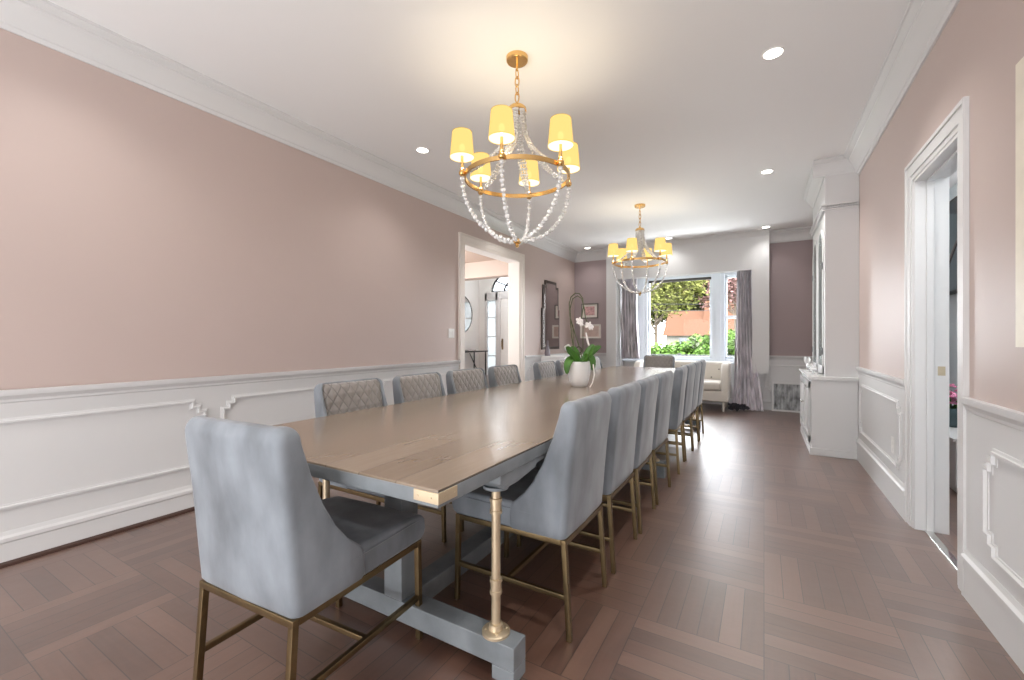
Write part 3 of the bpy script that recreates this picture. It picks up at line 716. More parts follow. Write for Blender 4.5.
MB().tube([opx(591, 364, -.1), opx(591.5, 374, -.125), opx(589.5, 382, -.13), opx(587, 386, -.125)], .0055, 6).build('white_strand', M_PETAL, orc)  # thin white strand down the pot side to the table

# ------------------------------------------------------------------ curtains
def curtain(name, label, x0, x1, xb0, xb1, ztop, zbot, yt, yb, folds, amp):
    m_ = MB(); rnd = [random.uniform(-1, 1) for _ in range(64)]
    def fn(u, v):
        e = v**2.2
        xa = x0+(x1-x0)*u; xb = xb0+(xb1-xb0)*u
        ph = u*folds*2*PI+math.sin(v*5+u*3)*.35*v
        am = amp*(.55+.45*math.sin(v*2.2+1)+.5*v*abs(rnd[int(u*20)]))
        x = xa*(1-e)+xb*e+.012*math.sin(v*9+u*7)*v
        y = yt*(1-e)+yb*e+am*math.sin(ph)+am*.35*math.sin(ph*2.3+v*6)
        return (x, y, ztop+(zbot-ztop)*v)
    m_.sheet(fn, 110, 60); o = m_.build(name, M_CURT, None, solid=.004)
    return tag(o, label, 'curtain', 'mauve silk curtains')
cu = curtain('curtain', 'shiny mauve silk curtain beside the settee, puddling on the floor', -.405, -.19, -.47, .0, 2.40, .012, 8.36, 8.10, 6, .042)
curtain('curtain', 'mauve grey silk curtain on the mirror side of the window', -2.445, -2.13, -2.45, -2.08, 2.40, .81, 8.46, 8.46, 6, .045)
hd = MB()
for i in range(9):
    pts = []; cx, cy = -.40+random.uniform(-.1, .12), 7.92+random.uniform(-.05, .05)
    for q in range(14): a = q*.7+i; pts.append((cx+.07*math.cos(a)+random.uniform(-.02, .02), cy+.05*math.sin(a)+random.uniform(-.02, .02), .018+.05*abs(math.sin(q*1.1+i))+(.008*i)))
    hd.tube(pts, .012, 7)
tag(hd.build('cord_bundle', M_DARKCL), 'tangled dark bundle of cord on the floor at the curtain foot', 'cord')

# ------------------------------------------------------------------ settee under the window
SX0, SX1, SY0, SY1 = -2.05, -.49, 7.72, 8.44
so = Vector(((SX0+SX1)/2, 8.05, 0))
se = thing('settee', 'cream upholstered settee with scrolled arms beneath the window', 'settee', so)
MB().box(SX0+.03, SX1-.03, SY0+.02, SY1, .16, .34).build('base', M_SOFA, se, bevel=.025, origin=so)
MB().box(SX0+.12, SX1-.12, SY0, SY1-.16, .34, .48).build('seat_cushion', M_SOFA, se, bevel=.045, seg=4, origin=so)
bk = MB(); bk.prism([(SY1-.18, .34), (SY1-.14, .72), (SY1-.11, .78), (SY1-.05, .80), (SY1-.01, .78), (SY1, .72), (SY1, .2), (SY1-.18, .2)], 'x', SX0+.06, SX1-.06)
bko = bk.build('back', M_SOFA, se, bevel=.02, origin=so)
for i in range(6):
    for r_, z in ((0, .66), (1, .52)):
        MB().ball((SX0+.2+i*.235+r_*.115, SY1-.162-(.0 if r_ == 0 else .012), z), .014, 2).build('button', M_GREYFR, bko, origin=so)
for sx, X in ((1, SX1), (-1, SX0)):
    prof = [(SY0+.02, .16), (SY1, .16), (SY1, .79), (SY0+.33, .79), (SY0+.22, .775), (SY0+.14, .72), (SY0+.08, .62), (SY0+.045, .5), (SY0+.025, .34)]
    MB().prism(prof, 'x', *sorted((X, X-sx*.12))).build('arm', M_SOFA, se, bevel=.03, seg=4, origin=so)
    for Y in (SY0+.07, SY1-.07):
        MB().tube([(X-sx*.08, Y, 0), (X-sx*.08, Y, .16)], [.014, .024], 12).build('leg', mat('pale_leg', (.62, .58, .52, 1), .5), se, origin=so)

# ------------------------------------------------------------------ art leaning at the window wall
la = thing('leaning_picture', 'white framed distressed silver abstract leaning on the wainscot beside the curtain', 'picture', (.385, 8.30, 0))
la.rotation_euler = (R(-4), 0, 0)
f = MB(); W2, H2, t_ = .275, .475, .028
f.box(-W2, -W2+t_, -.012, .012, 0, H2).box(W2-t_, W2, -.012, .012, 0, H2).box(-W2+t_, W2-t_, -.012, .012, 0, t_).box(-W2+t_, W2-t_, -.012, .012, H2-t_, H2)
f.build('picture_frame', M_WHITE, la, bevel=.003, seg=1)
MB().box(-W2+t_, W2-t_, -.004, .008, t_, H2-t_).build('print', M_GREYART, la, smooth=False)

# framed pictures on the back wall
def picture(label, xc_, zc_, w_, h_, frm, art, mount):
    t = thing('framed_picture', label, 'picture', (xc_, YB, zc_-h_/2), 0, 'framed pictures on the window wall')
    b = .022; f = MB()
    f.box(-w_/2, -w_/2+b, -.025, 0, 0, h_).box(w_/2-b, w_/2, -.025, 0, 0, h_).box(-w_/2+b, w_/2-b, -.025, 0, 0, b).box(-w_/2+b, w_/2-b, -.025, 0, h_-b, h_)
    f.build('frame', frm, t, bevel=.003, seg=1)
    MB().box(-w_/2+b, w_/2-b, -.012, -.004, b, h_-b).build('mount', M_MAT, t, smooth=False)
    mw, mh = mount
    MB().box(-w_/2+mw, w_/2-mw, -.014, -.011, mh, h_-mh).build('print', art, t, smooth=False)
picture('small rose print in a cream mount and dark frame, upper of two pictures', -3.075, 1.765, .36, .31, M_GREYFR, M_PINKART, (.075, .065))
picture('faded beige print in a pale frame, lower of two pictures', -3.06, 1.345, .44, .28, M_MAT, M_BEIGEART, (.04, .035))

# tall stepped mirror on the left wall
mi = thing('wall_mirror', 'tall narrow mirror with stepped dark frame above the sideboard', 'mirror', (XL, 7.2, 1.0))
def stepped(k2, e):
    a = .365-e; b = .325-e; c_ = .23-e
    return [(-a, e), (a, e), (a, .74), (b, .74), (b, 1.16-e), (c_, 1.16-e), (c_, 1.25-e), (-c_, 1.25-e), (-c_, 1.16-e), (-b, 1.16-e), (-b, .74), (-a, .74)]
MB().prism(stepped(0, 0), 'x', 0, .03).build('frame', M_MFRAME, mi, bevel=.004, seg=2)
MB().prism(stepped(0, .05), 'x', .03, .034).build('mirror_glass', M_MIRROR, mi, bevel=.003, seg=1)

# sideboard under the mirror with ornaments
sb = Vector((-3.17, 7.4, 0))
s_ = thing('sideboard', 'pale mirrored sideboard against the wall below the tall mirror', 'sideboard', sb)
MB().box(-.22, .22, -.6, .6, .1, .86).build('carcass', M_CERAM, s_, bevel=.006)
MB().box(-.235, .245, -.62, .62, .86, .89).build('top', M_CERAM, s_, bevel=.006)
for i in range(3):
    d = MB().box(.222, .234, -.58+i*.39, -.2+i*.39, .14, .83).build('door', M_SILV, s_, bevel=.004)
    MB().ball((.245, -.23+i*.39 if i != 1 else -.56+i*.39, .5), .014, 2).build('knob', M_CHROME, d)
for sx in (-1, 1):
    for sy in (-1, 1): MB().box(sx*.19-.02, sx*.19+.02, sy*.56-.02, sy*.56+.02, 0, .1).build('leg', M_CERAM, s_)
v_ = MB().lathe([(.0, 0), (.045, 0), (.05, .06), (.03, .14), (.016, .19), (.014, .25), (.02, .27)], (-3.30, 6.87, .89), 20, False, False).build('vase', M_GREYVASE, solid=.003); tag(v_, 'slim smoky grey bottle vase on the sideboard end', 'vase')
bw = thing('ornament_bowl', 'footed white bowl of white flowers on the sideboard', 'bowl', (-3.08, 7.35, .89))
MB().lathe([(.05, 0), (.02, .02), (.02, .05), (.09, .1), (.1, .13)], (0, 0, 0), 24, True, False).build('bowl', M_CERAM, bw, solid=.004)
fl = MB()
for i in range(12): fl.ball((random.uniform(-.07, .07), random.uniform(-.07, .07), .13+random.uniform(0, .05)), .03, 1)
fl.build('flower_heads', M_PETAL, bw)['kind'] = 'stuff'
an = MB(); an.box(-.09, .09, -.06, .06, 0, .05)
an = thing('ornament', 'dark scrolled metal ornament standing on the sideboard', 'ornament', (-3.06, 7.75, .89))
q = MB(); q.torus((0, 0, 0), .06, .012, 24, 8); q.xf(Matrix.Rotation(PI/2, 4, 'X')); q.xf(Matrix.Translation((0, 0, .09)))
q.build('scroll', M_MFRAME, an); MB().box(-.05, .05, -.03, .03, 0, .02).build('base', M_MFRAME, an, bevel=.003)

# light switch and outlet
sw = thing('light_switch', 'white double light switch plate on mauve wall by the cased opening', 'switch', (XL, 4.30, 1.255))
MB().box(0, .006, -.058, .058, -.058, .058).build('plate', M_PLASTIC, sw, bevel=.002)
for y in (-.023, .023): MB().box(.006, .010, y-.016, y+.016, -.032, .032).build('rocker', M_PLASTIC, sw, bevel=.002)
ou = thing('power_outlet', 'white power outlet on the wainscot between hutch and doorway', 'outlet', (XR-.01, 4.02, .42))
MB().box(-.005, 0, -.036, .036, -.058, .058).build('plate', M_PLASTIC, ou, bevel=.002)
for z in (-.025, .02): MB().box(-.008, -.005, -.018, .018, z-.014, z+.014).build('socket', M_GREYFR if z > 9 else M_PLASTIC, ou, bevel=.002)

# large picture on the right wall
lp = thing('large_picture', 'large picture in a cream gilt frame on the wall beside the doorway', 'picture', (XR, 1.70, 1.145))
f = MB(); a, b = .52, .09
for y0_, y1_, z0_, z1_ in ((-a, -a+b, 0, 1.0), (a-b, a, 0, 1.0), (-a+b, a-b, 0, b), (-a+b, a-b, 1.0-b, 1.0)): f.box(-.035, 0, y0_, y1_, z0_, z1_)
f.build('frame', M_CREAMFR, lp, smooth=False)
MB().box(-.015, -.004, -a+b, a-b, b, 1.0-b).build('canvas', M_CANVAS, lp, smooth=False)

# ------------------------------------------------------------------ hutch
HY0, HY1 = 5.35, 6.6; ho = Vector((.6, 5.97, 0)); HX = .533; BX = .415
hu = thing('hutch', 'tall white built-in hutch with arched glass doors and base cabinet', 'cabinet', ho)
MB().box(BX, XR-.012, HY0-.02, HY1, .075, .765).box(BX-.012, XR-.012, HY0-.03, HY1+.01, 0, .075).build('base_cabinet', M_WHITE, hu, bevel=.004, seg=2, origin=ho)
MB().prism([(XR-.012, .765), (BX, .765), (BX-.03, .785), (BX-.03, .80), (XR-.012, .80)], 'y', HY0-.05, HY1+.03).build('counter', M_WHITE, hu, bevel=.003, seg=2, origin=ho)
def cab_door(ya, yb):
    d = MB(); t_ = .07
    d.box(BX-.02, BX, ya, ya+t_, .12, .74).box(BX-.02, BX, yb-t_, yb, .12, .74).box(BX-.02, BX, ya, yb, .12, .12+t_).box(BX-.02, BX, ya, yb, .74-t_, .74).box(BX-.012, BX, ya+t_+.03, yb-t_-.03, .12+t_+.03, .74-t_-.03)
    o = d.build('door', M_WHITE, hu, bevel=.004, seg=2, origin=ho)
    return o
ym = (HY0+HY1)/2
d = cab_door(HY0+.03, ym-.005); MB().ball((BX-.04, ym-.04, .47), .014, 2).tube([(BX-.02, ym-.04, .47), (BX-.04, ym-.04, .47)], .005).build('knob', M_CHROME, d, origin=ho)
d = cab_door(ym+.005, HY1-.03); MB().ball((BX-.04, ym+.04, .47), .014, 2).tube([(BX-.02, ym+.04, .47), (BX-.04, ym+.04, .47)], .005).build('knob', M_CHROME, d, origin=ho)
u_ = MB()
u_.box(HX+.02, XR-.001, HY0, HY0+.025, .80, ZC).box(HX+.02, XR-.001, HY1-.025, HY1, .80, ZC).box(XR-.03, XR-.001, HY0+.025, HY1-.025, .80, ZC-.01).box(HX+.03, XR-.03, HY0+.03, HY1-.03, 2.5, ZC-.01)
u_.box(HX, HX+.02, HY0, HY0+.1, .80, ZC).box(HX, HX+.02, HY1-.1, HY1, .80, ZC).box(HX, HX+.02, ym-.05, ym+.05, .80, ZC)
for ya, yb in ((HY0+.1, ym-.05), (ym+.05, HY1-.1)):
    yc_ = (ya+yb)/2; r_ = (yb-ya)/2; zs = 2.12
    arch = [(ya, ZC), (ya, zs)]+[(yc_-r_*math.cos(k2*PI/16), zs+r_*1.0*math.sin(k2*PI/16)) for k2 in range(1, 16)]+[(yb, zs), (yb, ZC)]
    u_.prism(arch, 'x', HX, HX+.02)
u_.build('upper_cabinet', M_WHITE, hu, smooth=False, origin=ho)
for z in (1.2, 1.6, 2.0): MB().box(HX+.03, XR-.03, HY0+.025, HY1-.025, z, z+.018).build('shelf', M_WHITE, hu, bevel=.002, seg=1, origin=ho)
for k2, (ya, yb) in enumerate(((HY0+.1, ym-.05), (ym+.05, HY1-.1))):
    yc_ = (ya+yb)/2; r_ = (yb-ya)/2; zs = 2.12; t_ = .045
    d = MB(); d.box(HX-.012, HX, ya, ya+t_, .82, zs).box(HX-.012, HX, yb-t_, yb, .82, zs).box(HX-.012, HX, ya, yb, .82, .9)
    ro, ri = r_, r_-t_; n = 16
    ring = [(yc_-ro*math.cos(q*PI/n), zs+ro*math.sin(q*PI/n)) for q in range(n+1)]+[(yc_-ri*math.cos(q*PI/n), zs+ri*math.sin(q*PI/n)) for q in range(n, -1, -1)]
    d.prism(ring, 'x', HX-.012, HX)
    do = d.build('glass_door', M_WHITE, hu, bevel=.002, seg=1, origin=ho)
    MB().prism([(ya+t_, .9), (yb-t_, .9), (yb-t_, zs)]+[(yc_+ri*math.cos(q*PI/n), zs+ri*math.sin(q*PI/n)) for q in range(1, n)]+[(ya+t_, zs)], 'x', HX-.008, HX-.004).build('pane', M_CABGL, do, smooth=False, origin=ho)
    for z in (1.02, 1.9): MB().box(HX-.018, HX-.011, (ya if k2 == 0 else yb)-.008, (ya if k2 == 0 else yb)+.008, z, z+.07).build('hinge', M_BLACK, do, origin=ho)
m_ = MB(); m_.box(HX-.02, XR-.012, HY0-.02, HY1+.02, 2.475, 2.49).box(HX-.035, XR-.012, HY0-.035, HY1+.035, 2.518, 2.535)
for i in range(14): m_.box(HX+.0+i*.0195, HX+.0105+i*.0195, HY0-.026, HY0, 2.492, 2.516)
for i in range(63): m_.box(HX-.026, HX, HY0+i*.0195, HY0+.0105+i*.0195, 2.492, 2.516)
m_.build('dentil_band', M_WHITE, hu, smooth=False, origin=ho)
m_ = MB(); crown(m_, (HX, HY0-.0), (HX, HY1), (-1, 0), ZC-.001, .8); crown(m_, (HX-.105, HY0), (XR-.02, HY0), (0, -1), ZC-.001, .8)
m_.build('cornice', M_WHITE, hu, angle=20, origin=ho)
def goblet(x, y, label, h):
    o = MB().lathe([(.0, 0), (.035, 0), (.033, .006), (.006, .012), (.005, h*.45), (.02, h*.5), (.036, h*.7), (.03, h)], (x, y, .8005), 18, False, False).build('goblet', M_CRYST)
    tag(o, label, 'glass', 'glassware on the hutch counter')
goblet(.46, 6.42, 'tall crystal goblet at the far end of the hutch counter', .16); goblet(.455, 6.0, 'squat crystal goblet mid way along the hutch counter', .10); goblet(.46, 5.62, 'low crystal goblet at the near end of the hutch counter', .08)

# ------------------------------------------------------------------ room beyond the right doorway
struct(MB().box(XR+.145, 4.2, 1.2, 7.2, -.12, -.001).build('floor_side', M_FLOOR, smooth=False))
struct(MB().box(XR+.145, 4.2, 1.2, 7.2, 2.7, 2.8).build('ceiling_side', M_CEIL, smooth=False))
struct(MB().box(1.62, 1.75, 1.2, 7.2, 0, 2.7).build('wall_side', M_BLUE, smooth=False))
struct(MB().box(XR+.145, 1.75, 1.1, 1.2, 0, 2.7).build('wall_side_rear', M_BLUE, smooth=False))
struct(MB().box(XR+.145, 4.2, 7.2, 7.3, 0, 2.7).build('wall_side_far', M_BLUE, smooth=False))
tv = thing('wall_screen', 'dark wall-hung screen glimpsed through the doorway', 'screen', (1.62, 5.5, 1.62))
MB().box(-.045, 0, -.75, .75, 0, .92).build('casing', M_BLACK, tv, bevel=.008)
MB().box(-.048, -.045, -.73, .73, .03, .90).build('screen', M_SCREEN, tv, smooth=False)
MB().tube([(-.05, .4, .1), (-.055, .35, .3), (-.052, .1, .5)], .006, 6).build('cable', M_GREYFR, tv)
cb = thing('low_cabinet', 'low white cabinet in the room beyond the doorway', 'cabinet', (1.42, 5.2, 0))
MB().box(-.17, .19, -.7, .9, .05, .40).box(-.15, .17, -.68, .88, 0, .05).build('carcass', M_WHITE, cb, bevel=.005)
MB().box(-.19, .19, -.72, .92, .40, .425).build('top', M_WHITE, cb, bevel=.004)
fv = thing('flower_vase', 'dark vase of pink flowers glimpsed through the doorway', 'vase', (1.40, 5.16, .425))
MB().lathe([(.0, 0), (.1, 0), (.12, .02), (.13, .12), (.12, .16), (.11, .16), (.1, .1)], seg=24, cap0=False, cap1=False).build('vase', M_DKVASE, fv)
fl = MB()
for i in range(26):
    a, r_ = random.uniform(0, 2*PI), random.uniform(0, .12); p = Vector((r_*math.cos(a), r_*math.sin(a), .22+random.uniform(-.04, .13)))
    for k2 in range(6):
        b_ = k2*PI/3; fl.ball(p+Vector((.022*math.cos(b_), .022*math.sin(b_), random.uniform(-.008, .01))), .016, 1, (1, 1, .6))
fl.build('flower_heads', M_PINK, fv)['kind'] = 'stuff'
lf = MB()
for i in range(10):
    a = i*2*PI/10; lf.tube([(0, 0, .12), (.08*math.cos(a), .08*math.sin(a), .22), (.13*math.cos(a), .13*math.sin(a), .3)], [.004, .012, .002], 5)
lf.build('leaves', M_LEAF, fv)

# ------------------------------------------------------------------ entrance hall beyond the left opening
FXL, FYB = -5.9, 8.5
struct(MB().box(FXL-.1, XL-.19, 1.5, FYB+.15, -.12, -.001).build('floor_hall', M_FLOOR, smooth=False))
struct(MB().box(FXL-.15, XL-.19, 1.5, 6.75, 2.66, 2.8).build('ceiling_hall', M_TAN, smooth=False))
struct(MB().box(FXL-.15, XL-.19, 7.0, FYB+.15, 2.95, 3.1).build('ceiling_entry', M_FOYER, smooth=False))
struct(MB().box(FXL, XL-.19, 6.75, 7.0, 2.36, 3.1).build('trim_15', M_BEIGE, smooth=False), 'beige beam across the entrance hall')
struct(MB().box(FXL-.15, FXL, 1.5, FYB+.15, 0, 3.1).build('wall_hall', M_FOYER, smooth=False))
struct(MB().box(FXL-.15, XL-.19, 1.4, 1.5, 0, 3.1).build('wall_hall_rear', M_FOYER, smooth=False))
# front wall with door, sidelight and fanlight
DX0, DX1, SLX0, SLX1, DT = -5.28, -4.4, -5.72, -5.36, 2.12
w = MB()
w.box(FXL, SLX0, FYB, FYB+.12, 0, 3.1).box(DX1+.4, XL-.19, FYB, FYB+.12, 0, 3.1).box(SLX0, DX1+.4, FYB, FYB+.12, DT+.16, 2.24+.06)
ac, ar = -4.84, .72
arch = [(SLX0, 2.30)]+[(SLX0, 3.1), (DX1+.4, 3.1), (DX1+.4, 2.30)]+[(ac+ar*math.cos(k2*PI/20), 2.30+.52*math.sin(k2*PI/20)) for k2 in range(0, 21)]
w.prism(arch, 'y', FYB, FYB+.12)
struct(w.build('wall_entry', M_FOYER, smooth=False))
fan = MB()
for rr in (1.0, .52):
    fan.tube([(ac+ar*rr*math.cos(k2*PI/20), FYB+.05, 2.31+.50*rr*math.sin(k2*PI/20)) for k2 in range(21)], .02, 6)
for k2 in range(1, 6): a = k2*PI/6; fan.tube([(ac, FYB+.05, 2.31), (ac+ar*math.cos(a), FYB+.05, 2.31+.5*math.sin(a))], .016, 6)
fan.tube([(ac-ar, FYB+.05, 2.31), (ac+ar, FYB+.05, 2.31)], .016, 6)
wf = struct(fan.build('window_3', M_BLACK)); MB().prism([(ac+ar*math.cos(k2*PI/20), 2.30+.52*math.sin(k2*PI/20)) for k2 in range(21)], 'y', FYB+.045, FYB+.05).build('pane', M_FROST, wf, smooth=False)
sl = MB()
for xa, xb in ((SLX0, SLX1), (DX1+.06, DX1+.4)):
    t_ = .06; sl.box(xa, xa+t_, FYB-.02, FYB+.06, 0, DT+.16).box(xb-t_, xb, FYB-.02, FYB+.06, 0, DT+.16).box(xa, xb, FYB-.02, FYB+.06, DT-.02, DT+.16).box(xa, xb, FYB-.02, FYB+.06, 0, .35)
    for z in (.8, 1.25, 1.7): sl.box(xa+t_, xb-t_, FYB+.01, FYB+.03, z-.01, z+.01)
ws = struct(sl.build('window_4', M_WHITE, bevel=.004, seg=1))
MB().box(SLX0+.06, SLX1-.06, FYB+.02, FYB+.024, .35, DT-.02).box(DX1+.12, DX1+.34, FYB+.02, FYB+.024, .35, DT-.02).build('pane', M_SHEER, ws, smooth=False)
dr = struct(MB().box(DX0, DX1, FYB-.01, FYB+.05, 0, DT).box(DX0+.12, DX0+.38, FYB-.02, FYB-.01, .2, .85).box(DX1-.38, DX1-.12, FYB-.02, FYB-.01, .2, .85).box(DX0+.12, DX0+.38, FYB-.02, FYB-.01, 1.0, 1.95).box(DX1-.38, DX1-.12, FYB-.02, FYB-.01, 1.0, 1.95).build('door_2', M_FOYER, bevel=.006, seg=2))
MB().box(DX0+.03, DX0+.07, FYB-.02, FYB-.01, .95, 1.2).tube([(DX0+.05, FYB-.05, 1.0), (DX0+.05, FYB-.055, 1.16)], .008).build('handle', M_BRASS, dr)
struct(MB().box(SLX1, DX0, FYB-.03, FYB+.06, 0, DT+.16).box(DX1, DX1+.06, FYB-.03, FYB+.06, 0, DT+.16).box(DX0, DX1, FYB-.03, FYB+.06, DT, DT+.16).build('trim_16', M_WHITE, bevel=.006, seg=2), 'white frame around the front door')
rm = thing('round_mirror', 'large round thin-framed mirror on the entrance hall wall', 'mirror', (FXL, 7.77, 1.757))
def disc(r0, r1, x0, x1, n=48):
    m_ = MB(); 
    ring = [(r1*math.cos(q*2*PI/n), r1*math.sin(q*2*PI/n)) for q in range(n)]
    m_.prism(ring, 'x', x0, x1); return m_
disc(0, .43, 0, .012).build('mirror_glass', M_MIRROR, rm, angle=30)
q = MB(); q.torus((0, 0, 0), .43, .012, 56, 8); q.xf(Matrix.Rotation(PI/2, 4, 'Y')); q.xf(Matrix.Translation((.008, 0, 0))); q.build('frame', M_BLACK, rm)
ct = thing('console_table', 'slim black console table under the round mirror in the entrance hall', 'table', (FXL+.22, 7.3, 0))
MB().box(-.19, .19, -.62, .98, .9, .925).build('top', M_BLACK, ct, bevel=.003, seg=1)
for sy in (-.55, .92):
    for sx in (-.16, .16): MB().bar((sx, sy, 0), (sx, sy, .9), .022).build('leg', M_BLACK, ct)
MB().bar((.16, -.55, .05), (.16, .1, .88), .014).bar((.16, .92, .05), (.16, .3, .88), .014).build('brace', M_BLACK, ct)
cbx = MB(); cbx.box(-.1, .1, -.14, .14, 0, .03); cbx = cbx.xf(Matrix.Translation((FXL+.25, 7.75, .925))).build('tray', M_SILV, bevel=.006); tag(cbx, 'low silver tray on the black hall console', 'tray')

# ------------------------------------------------------------------ outdoors
struct(MB().box(-60, 60, 8.9, 120, -1.6, -1.5).build('ground', M_GRASS, smooth=False))
rl = thing('balcony_railing', 'black iron railing outside the picture window', 'railing', (-1.4, 10.0, -1.5))
w = MB()
for z in (2.33, 1.7): w.box(-3.5, 3.0, -.012, .012, z, z+.025)
w.build('rail', M_BLACK, rl)
w = MB()
for i in range(50): w.box(-3.45+i*.13, -3.438+i*.13, -.006, .006, 1.7, 2.33)
b_ = w.build('balusters', M_BLACK, rl); b_['kind'] = 'stuff'
for x in (-3.4, -.2, 2.9): MB().box(x-.03, x+.03, -.03, .03, 0, 2.38).build('post', M_BLACK, rl)

def leaf_cloud(n, cen, rad, size, seed, shell=.55):
    rnd = random.Random(seed); vs, fs = [], []
    for i in range(n):
        c0 = rnd.choice(cen); 
        while True:
            p = Vector((rnd.uniform(-1, 1), rnd.uniform(-1, 1), rnd.uniform(-1, 1)))
            if shell < p.length <= 1: break
        p = Vector((c0[0]+p.x*c0[3]*rad, c0[1]+p.y*c0[3]*rad, c0[2]+p.z*c0[3]*rad*.85))
        q = Matrix.Rotation(rnd.uniform(0, 2*PI), 3, 'Z') @ Matrix.Rotation(rnd.uniform(-1.2, 1.2), 3, 'X') @ Matrix.Rotation(rnd.uniform(0, 6), 3, 'Z')
        s = size*rnd.uniform(.6, 1.3); b0 = len(vs)
        for d in ((-.5, 0, 0), (0, -.32, .06), (.5, 0, 0), (0, .32, .06)): vs.append(tuple(p+q @ (Vector(d)*s)))
        fs.append((b0, b0+1, b0+2, b0+3))
    me = bpy.data.meshes.new('leaves'); me.from_pydata(vs, [], fs); me.update(); return me
def tree(label, loc, h, spread, nleaf, size, material, seed, trunk=.18, nb=9, cat='tree', shell=.15):
    rnd = random.Random(seed); t = thing('tree', label, cat, loc, 0, 'trees outside the window')
    b = MB(); b.tube([(0, 0, 0), (.05*h*.1, 0, h*.3), (0, .03*h, h*.6), (0, 0, h*.92)], [trunk, trunk*.8, trunk*.5, trunk*.1], 8); cen = []
    for i in range(nb):
        a = rnd.uniform(0, 2*PI); z0 = h*rnd.uniform(.3, .7); r_ = spread*rnd.uniform(.5, 1); z1 = min(h, z0+h*rnd.uniform(.12, .35))
        mid = (r_*.5*math.cos(a), r_*.5*math.sin(a), (z0+z1)/2+.02*h)
        b.tube([(0, 0, z0), mid, (r_*math.cos(a), r_*math.sin(a), z1)], [trunk*.4, trunk*.25, trunk*.08], 6); cen.append((r_*math.cos(a), r_*math.sin(a), z1, 1)); cen.append((mid[0], mid[1], mid[2]+.1*h, .8))
        for k2 in range(2):
            a2 = a+rnd.uniform(-.9, .9); e = (mid[0]+r_*.5*math.cos(a2), mid[1]+r_*.5*math.sin(a2), mid[2]+rnd.uniform(0, .2)*h)
            b.tube([mid, e], [trunk*.18, trunk*.05], 5); cen.append((*e, .7))
    cen.append((0, 0, h*.9, 1))
    b.build('trunk', M_BARK, t)
    me = leaf_cloud(nleaf, cen, spread*.42, size, seed, shell); me.materials.append(material)
    o = bpy.data.objects.new('foliage', me); C.objects.link(o); o.parent = t; o['kind'] = 'stuff'
    return t
def at(u, v, Y):   # world point on the plane y=Y seen at a spot of the picture (used only to measure)
    th = math.atan(252/430); s_, c_ = math.sin(th), math.cos(th); a = (u-512)/430; b = -(v-340)/430
    rx, ry = a*c_-s_, a*s_+c_; t = Y/ry
    return (rx*t, Y, 1.17+b*t)
tree('tall airy spring tree behind the orange-roofed house', (at(675, 300, 70)[0], 72, -1.5), 12.5, 6.5, 17000, .62, M_FOL4, 3, .3, 17)
tree('spreading yellow-green tree on the mullion side of the house', (at(650, 300, 34)[0], 36, -1.5), 9.5, 3.4, 4200, .32, M_FOL1, 5, .2, 11)
tree('pale leafy tree filling the top of the picture window', (at(700, 300, 80)[0], 84, -1.5), 14, 8, 19000, .7, M_FOL4, 8, .3, 17)
tree('rosy blossoming tree seen through the narrow sash by the silk curtain', (at(734, 300, 40)[0], 42, -1.5), 10.5, 3.0, 3800, .34, M_FOL3, 9, .2, 11)
tree('bare-branched pale tree seen through the sash by the grey curtain', (at(624, 300, 30)[0], 31, -1.5), 9, 2.8, 1500, .28, M_FOL1, 12, .22, 13)
def bush(label, u, Y, top_v, r_, seed):
    x, y, z = at(u, top_v, Y); h = z+1.5
    t = thing('hedge_bush', label, 'bush', (x, y, -1.5), 0, 'hedge bushes beyond the railing')
    rnd = random.Random(seed); cen = []
    for i in range(14): cen.append((rnd.uniform(-.8, .8)*r_, rnd.uniform(-.5, .5)*r_, rnd.uniform(.15, .78)*h, rnd.uniform(.3, .48)))
    cen.append((0, 0, h*.8, .45))
    b = MB()
    for i in range(5): a = i*1.3; b.tube([(0, 0, 0), (.3*r_*math.cos(a), .3*r_*math.sin(a), h*.6)], [.05, .015], 6)
    b.build('stems', M_BARK, t)
    me = leaf_cloud(4200, cen, r_, .2, seed, .3); me.materials.append(M_FOL2); o = bpy.data.objects.new('foliage', me); C.objects.link(o); o.parent = t; o['kind'] = 'stuff'
    return t
bush('low bright green bush next to the window mullion', 660, 17, 340, 1.1, 21); bush('rounded green bush below the orange roof', 679, 17.5, 337, 1.1, 22); bush('taller green bush at the house corner', 699, 17, 329, 1.15, 23)
bush('tall green bush next to the silk curtain mullion', 716, 16.5, 325, 1.15, 24); bush('dense green bush seen through the narrow sash', 735, 16, 323, 1.1, 25); bush('small green bush behind the lone chair', 640, 17, 344, 1.0, 26)

# house across the street
HYo = 58
x0h, _, ze = at(663, 335, HYo); x1h = at(745, 335, HYo)[0]; zr = at(690, 309, HYo)[2]
hh = thing('house', 'pale house with orange shingle roof across the street', 'house', ((x0h+x1h)/2, HYo, -1.5))
wv = (x1h-x0h)/2
MB().box(-wv+.4, wv-.4, 0, 8, 0, ze+1.5).build('wall', M_STUCCO, hh, smooth=False)
MB().prism([(-.5, ze+1.4), (4, zr+1.5), (8.5, ze+1.4)], 'x', -wv, wv).build('roof', M_ROOF, hh, smooth=False)
z2 = at(706, 302, HYo)[2]; xx = at(701, 305, HYo)[0]-(x0h+x1h)/2
MB().prism([(1.5, zr-.5), (4.2, z2+2.0), (7, zr-.5)], 'x', xx, wv+3).build('roof', M_ROOF, hh, smooth=False)
for i in range(3):
    MB().box(-wv+2+i*3.4, -wv+3.1+i*3.4, -.03, .02, ze-.2, ze+1.1).build('window', M_SCREEN, hh, smooth=False)
